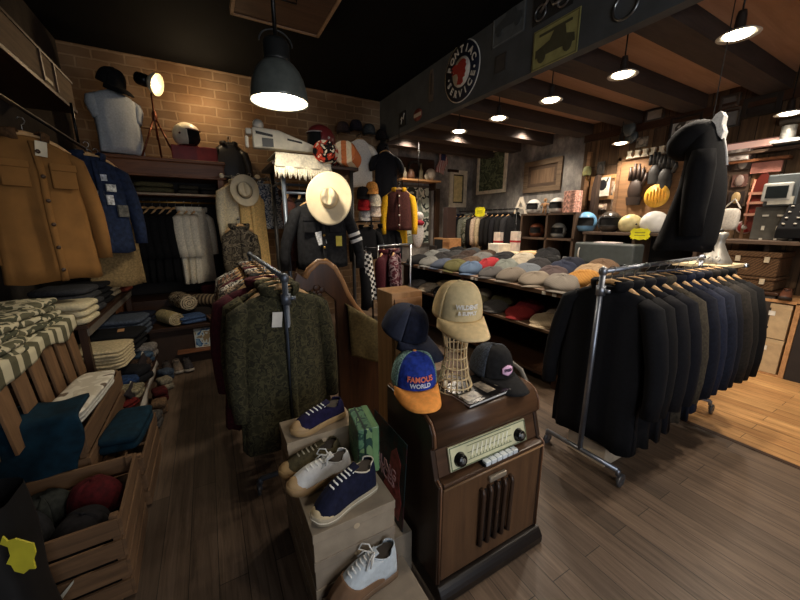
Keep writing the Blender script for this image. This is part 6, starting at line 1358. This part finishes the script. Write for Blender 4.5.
# wooden posts and plaques between cubby and board
rpic('cow skull print in an orange wooden frame', 592, 177, 617, 199, wood((140, 100, 60), (180, 136, 90), 'Z', .6), plain((120, 86, 56), .7), .06, .03)
q = at(602, 187, x=5.86); t = thing('skull_print', 'white tile with a black skull hanging in the orange wooden frame', 'tile', (5.872, q.y, q.z), R(-90))
obj('tile', MB().box((0, -.005, 0), (.24, .012, .30)), plain((216, 210, 194), .5), t); obj('skull', MB().ell((0, -.012, .03), (.075, .004, .085), 16, 10).prism([(-.10, .13), (-.075, .06), (-.06, .09), (-.085, .15)], -.016, -.011).prism([(.10, .13), (.075, .06), (.06, .09), (.085, .15)], -.016, -.011), plain((26, 26, 28), .5), t)
one('wall_post', 'honey-coloured wooden post beside the skull frame', 'post', MB().bb(5.86, 5.915, at(587, 185, x=5.9).y - .03, at(587, 185, x=5.9).y + .03, 1.9, 2.85), PB)
q = at(587, 172, x=5.82); t = thing('green_shade_lamp', 'small green shaded sconce above the cubby shelf', 'sconce', (5.82, q.y, q.z))
obj('shade', MB().lathe([(.06, -.06), (.07, .0), (.055, .07), (.03, .09)], 20), plain((150, 152, 100), .5), t); obj('stem', MB().tube([(0, 0, -.06), (0, 0, -.12), (.09, 0, -.14)], .012), BRASS, t)
for k, (px, py, w_, h_, c, nm) in enumerate(((601, 168, .13, .2, (54, 50, 46), 'dark plate with pale streak'), (616, 188, .14, .22, (130, 116, 100), 'grey curio of small tools'), (600, 207, .22, .1, (150, 130, 112), 'bow-shaped pale ornament'), (614, 204, .1, .2, (90, 74, 60), 'brown hanging bracket'), (642, 142, .16, .14, (120, 112, 100), 'small square picture above the peg rail'))):
    q = at(px, py, x=5.9); t = thing('wall_plaque', f'{nm} on the wooden wall', 'plaque', (5.912, q.y, q.z), R(-90))
    obj('plate', MB().box((0, -.012, 0), (w_, .024, h_)), plain(c, .6, var=.5, scale=22), t, bevel=.008); obj('figure', MB().ell((0, -.026, 0), (w_ * .25, .012, h_ * .3), 14, 8), plain(shade(c, 1.4), .5), t)
rpic('dark framed photograph of a rearing horse high on the wooden wall', 672, 119, 700, 138, plain((26, 22, 20), .5), patches([(196, 194, 186), (176, 174, 168), (70, 66, 62), (206, 204, 198)], 4, .5, 95, .3), .03)
rpic('small pale framed notice high on the wooden wall', 647, 111, 664, 119, plain((60, 52, 46), .6), plain((150, 142, 130), .7), .025)
rpic('pale tin notice under the ceiling trim on the wooden wall', 722, 97, 740, 106, plain((70, 62, 56), .6), plain((110, 104, 98), .7), .03)
rpic('grey tin plate above the drawers on the wooden wall', 726, 110, 739, 126, plain((66, 62, 58), .6), plain((122, 122, 120), .6), .02)
rpic('dark framed emblem high on the wooden wall', 745, 100, 781, 112, plain((34, 28, 24), .6), plain((46, 40, 36), .6), .05)
q = at(632, 130, x=5.88); one('round_gauges', 'pair of dim round gauges on the wooden wall', 'gauge', MB().lathe([(.001, 0), (.1, 0), (.1, .04), (.001, .04)], 24, (0, 0, .11), Matrix.Rotation(R(-90), 4, 'Y')).lathe([(.001, 0), (.09, 0), (.09, .04), (.001, .04)], 24, (-.1, 0, 0), Matrix.Rotation(R(-90), 4, 'Y')), plain((78, 84, 84), .5), loc=(5.91, q.y, q.z))
# display of drawers, red sledge, bag
a = at(716, 158, x=5.82); b = at(744, 206, x=5.82)
t = thing('specimen_case', 'dark shallow wall case of small drawers beside the red sledge', 'case', (0, 0, 0))
obj('case', MB().bb(5.84, 5.9, b.y, a.y, b.z, a.z), HWY, t)
for i in range(3):
    for j in range(2):
        y0, z0 = b.y + (a.y - b.y) * j / 2, b.z + (a.z - b.z) * i / 3
        dw = obj('compartment', MB().bb(5.82, 5.84, y0 + .02, y0 + (a.y - b.y) / 2 - .02, z0 + .03, z0 + (a.z - b.z) / 3 - .03), plain([(44, 32, 28), (74, 54, 48), (110, 76, 66), (60, 44, 36), (96, 84, 76), (50, 38, 32)][i * 2 + j], .6), t)
        obj('object', MB().ell((5.815, y0 + (a.y - b.y) / 4, z0 + (a.z - b.z) / 6), (.02, .045, .07), 12, 8), plain([(190, 160, 110), (30, 26, 24), (150, 130, 120), (140, 70, 56), (170, 160, 150), (100, 60, 50)][i * 2 + j], .5), dw)
q = at(731, 156, x=5.78); one('pink_carton', 'pink and white carton on top of the specimen case', 'carton', MB().box((0, 0, 0), (.14, .34, .13)), plain((214, 176, 168), .6, var=.4, scale=20), loc=(5.82, q.y, q.z), bevel=.004)
q = at(757, 144, x=5.8)
t = thing('pink_packaging', 'long pink-white packaging with added glow above the red sledge', 'sign', (5.84, q.y, q.z))
obj('box', MB().bb(-.06, .06, -.28, .28, -.05, .05), plain((150, 110, 100), .5), t, bevel=.006); obj('added_glow_face', MB().bb(-.066, -.06, -.26, .26, -.035, .035), emit((255, 206, 190), .16), t)  # pink-white packaging, no lamp; a faint glow is added to its front
one('shelf_plank', 'narrow wooden plank under the pink-white packaging', 'plank', MB().bb(5.74, 5.915, q.y - .5, q.y + .6, q.z - .11, q.z - .075), HWY)
one('shelf_plank', 'second narrow wooden plank under the pink-white packaging', 'plank', MB().bb(5.76, 5.915, q.y - .3, q.y + .35, q.z - .2, q.z - .17), WD_REDX)
# sledge panel
a, b = at(746, 161, x=5.85), at(772, 161, x=5.85); c_ = at(740, 240, x=5.85); d_ = at(762, 240, x=5.85)
yc = (a.y + b.y) / 2
t = thing('sledge_panel', 'upright honey-coloured panel displaying a red wooden sledge', 'panel', (5.85, (c_.y + d_.y) / 2, c_.z))
w_ = (a.y - b.y); h_ = a.z - c_.z
obj('panel', MB().bb(.02, .05, -w_ / 2, w_ / 2, 0, h_), PB, t); obj('edge_strip', MB().bb(.0, .05, w_ / 2 - .03, w_ / 2, 0, h_).bb(.0, .05, -w_ / 2, -w_ / 2 + .03, 0, h_), wood((110, 80, 54), (150, 112, 78), 'Z', .6), t)
one('pink_tile', 'pink tile on top of the honey-coloured sledge panel', 'tile', MB().box((0, 0, 0), (.03, .26, .12)), plain((206, 140, 124), .5), loc=(5.83, (c_.y + d_.y) / 2, c_.z + h_ - .1))
q = (c_.y + d_.y) / 2
REDW = plain((104, 38, 30), .4)
t = thing('wooden_sledge', 'long red wooden sledge with slats hung on the honey-coloured panel', 'sledge', (5.83, q, c_.z + h_ * .48), 0)
L2 = h_ * .37
obj('deck', MB().prism([(-.03, -L2), (.03, -L2), (.06, -L2 * .8), (.07, 0), (.06, L2 * .7), (.02, L2), (-.02, L2), (-.06, L2 * .7), (-.07, 0), (-.06, -L2 * .8)], -.01, .012, plane='YZ'), REDW, t, bevel=.004)
for s in (-1, 1): obj('runner', MB().tube([(-.02, s * .07, -L2 * .8), (-.03, s * .085, 0), (-.02, s * .065, L2 * .75)], .01, 8), plain((206, 130, 104), .4), t)
for k in (-.32, -.02, .22): obj('cross_slat', MB().box((-.025, 0, k * L2 * 1.3), (.02, .20, .03)), plain((190, 140, 118), .4), t)
q = at(743, 227, x=5.8); t = thing('round_badge', 'round red and white badge at the foot of the sledge panel', 'badge', (5.86, q.y, q.z), R(-90))
for nm, r, yy, m in (('rim', .085, 0, plain((196, 170, 160), .5)), ('red_ring', .07, -.004, REDP), ('centre', .03, -.008, WHP)): obj(nm, ringdisc(r, yy), m, t)
a, b = at(722, 209, x=5.72), at(736, 230, x=5.72)
t = thing('cloth_bag', 'white cloth bag hanging between hooded coat and sledge panel', 'bag', (5.74, (a.y + b.y) / 2, b.z))
obj('body', MB().ell((0, 0, (a.z - b.z) / 2), (.06, (a.y - b.y) / 2, (a.z - b.z) / 2 * 1.05), 20, 14, e=.5), fabric((214, 206, 194), .1), t); obj('handle', MB().tube([(0, -.08, a.z - b.z), (.05, 0, a.z - b.z + .12), (0, .08, a.z - b.z)], .01), fabric((214, 206, 194), .1), t); obj('hook', MB().tube([(.05, 0, a.z - b.z + .12), (.16, 0, a.z - b.z + .12)], .007), BLACKM, t)
# grey apparatus
a, b = at(773, 176, x=5.75), at(799, 206, x=5.75)
t = thing('vintage_apparatus', 'grey vintage apparatus with a dark screen on the wall shelf', 'apparatus', (0, 0, 0))
zA, zBm = a.z, b.z; z2 = at(780, 240, x=5.75).z
obj('upper_case', MB().bb(5.62, 5.9, b.y, a.y, zBm, zA), plain((92, 98, 100), .45, .3), t, bevel=.012)
obj('screen_bezel', MB().box((5.612, (a.y * .62 + b.y * .38), zA - .19), (.03, .24, .2)), plain((170, 170, 164), .4), t, bevel=.02); obj('screen', MB().box((5.594, (a.y * .62 + b.y * .38), zA - .19), (.01, .17, .13)), plain((30, 34, 36), .15), t)
obj('slot_plate', MB().bb(5.60, 5.62, b.y + .02, a.y - .04, zBm + .02, zBm + .1), plain((190, 186, 172), .4), t)
lp = obj('lower_panel', MB().bb(5.66, 5.9, b.y, a.y + .06, z2, zBm), plain((86, 84, 78), .5, .2), t, bevel=.008)
kb = MB()
for i in range(3):
    for j in range(3): kb.box((5.652, a.y - .04 - .12 * i, zBm - .1 - .14 * j), (.02, .05 if j == 0 else .025, .02 if j == 0 else .05))
obj('switch', kb, plain((206, 200, 186), .4), lp)
t = thing('till', 'black till with rows of pale round keys at the end of the wall', 'till', (5.55, at(797, 222, x=5.55).y - .12, at(797, 238, x=5.55).z))
obj('body', MB().prism([(-.2, 0), (.2, 0), (.2, .36), (.05, .36), (-.2, .1)], -.2, .22, M=Matrix.Rotation(R(-90), 4, 'Z') @ Matrix.Rotation(R(-90), 4, 'Z')if False else None, plane='XZ'), plain((24, 24, 25), .9, spec=.1), t, bevel=.01)
for i in range(4):
    for j in range(5): obj('key', MB().ell((-.17 + .06 * i, -.16 + .085 * j, .15 + .062 * i), (.012, .014, .01), 10, 6), plain((206, 200, 188), .4), t)
zS = z2
t = thing('wall_ledge', 'long wooden ledge under apparatus and sledge panel', 'ledge', (0, 0, 0))
obj('board', MB().bb(5.3, 5.9, at(800, 238, x=5.6).y - .9, at(735, 238, x=5.6).y + .25, zS - .04, zS), HWY, t, bevel=.004)
obj('bracket', MB().bb(5.5, 5.9, at(772, 238, x=5.6).y - .02, at(772, 238, x=5.6).y + .02, zS - .2, zS - .04), HW, t)
a = at(770, 170, x=5.8); one('steel_shelf', 'grey steel shelf with pale clutter near the edge spot lamp', 'shelf', MB().bb(5.6, 5.91, a.y - 1.2, a.y, a.z + .26, a.z + .29), plain((140, 142, 140), .5))
for k in range(3): one('tin_can', f'{("silver", "dull brass", "pale")[k]} tin can on the grey steel shelf', 'tin', MB().lathe([(.001, 0), (.06, 0), (.06, .15), (.001, .15)], 18), plain([(160, 160, 158), (150, 126, 90), (190, 184, 170)][k], .4, .4), loc=(5.72, a.y - .1 - .18 * k, a.z + .291))
one('grey_conduit', 'thick grey pipe along the wall by the edge spot lamp', 'pipe', MB().tube([(5.86, a.y + .02, a.z + .52), (5.86, a.y - 1.3, a.z + .52)], .035), plain((120, 118, 112), .5))
# wicker hampers and the dark chest
WICK = tweed((58, 42, 30), (104, 78, 54))
y1, y2 = at(729, 252, x=5.35).y, at(782, 252, x=5.35).y; zt_, zm_, zb_ = at(750, 251, x=5.35).z, at(750, 276, x=5.35).z, at(750, 289, x=5.35).z
for nm, z0, z1 in (('upper', zm_, zt_), ('lower', zb_, zm_)):
    t = thing('wicker_hamper', f'{nm} brown wicker hamper stacked on the dark chest', 'hamper', (5.35, (y1 + y2) / 2, z0 + .001))
    h = z1 - z0 - .004; obj('basket', MB().bb(0, .45, -(y1 - y2) / 2, (y1 - y2) / 2, 0, h * .78), WICK, t, bevel=.015); obj('lid', MB().bb(-.012, .46, -(y1 - y2) / 2 - .01, (y1 - y2) / 2 + .01, h * .78, h), WICK, t, bevel=.01)
    for s in (-.28, .28): obj('latch', MB().box((-.02, s * (y1 - y2), h * .7), (.016, .04, .06)), plain((190, 176, 150), .4), t)
t = thing('dark_chest', 'large dark wooden chest under the wicker hampers', 'chest', (5.3, (y1 + y2) / 2, 0))
hh = zb_ - .004; w2 = (y1 - y2) / 2 + .04
obj('body', MB().bb(.02, .55, -w2, w2, 0, hh - .03), plain((46, 38, 32), .6), t, bevel=.008); obj('top', MB().bb(0, .56, -w2 - .02, w2 + .02, hh - .03, hh), WD_DARKY, t, bevel=.004)
for k in range(2): obj('door', MB().bb(.005, .02, -w2 + .02 + k * w2, -.02 + k * w2, .05, hh - .06), plain((40, 33, 28), .6), t, bevel=.004)
for k in range(5): obj('stud', MB().ell((-.0, -w2 + .1 + k * .14, hh - .045), (.012, .014, .014), 10, 6), plain((206, 196, 170), .3), t)
# shoe boxes on the pale floor
BXC = plain((176, 152, 116), .8)
ey = 1.0
t = thing('box_rack', 'tan wooden rack holding two big boot boxes on the pale floor', 'rack', (0, 0, 0))
q1, q2 = at(757, 372, z=.0), at(800, 330, z=0)
bx = q1.x
obj('side_board', MB().bb(bx - .005, bx + .5, .93, .97, 0, .84), WD_TANX, t, bevel=.003); obj('top_board', MB().bb(bx - .005, bx + .5, .93, 1.35, .82, .85), WD_TANX, t); obj('base_board', MB().bb(bx, bx + .5, .97, 1.35, 0, .02), WD_TANX, t)
for k in range(2):
    t = shoebox(f'{("lower", "upper")[k]} boot box with paper label in the tan wooden rack', (bx + .2, 1.155, .022 + .395 * k), R(-90), BXC, (.33, .38, .385), notch=False, lid=.05, name='boot_box', lab=True, hole=True)
t = sneaker('brown leather shoe on top of the tan boot box rack', (bx + .1, 1.08, .851), R(190), plain((92, 56, 40), .4), plain((30, 24, 20), .6), None, plain((60, 36, 26), .6), name='leather_shoe')
cowboy('orange-brown felt hat on the boot box rack at the edge', (bx + .14, .80, .9), (R(4), 0, R(-90)), plain((180, 116, 80), .8), plain((70, 44, 32), .7), .17)
one('hat_block', 'dark wooden block under the orange-brown hat', 'block', MB().bb(bx, bx + .3, .66, .925, 0, .895), plain((34, 28, 26), .7))
q = at(796, 268, x=5.0); one('white_tag_bag', 'dark hanging bag with white label above the boot boxes', 'bag', MB().ell((0, 0, 0), (.1, .16, .22), 18, 12, e=.6), plain((40, 36, 34), .6), loc=(5.12, q.y - .1, 1.12)) if False else None
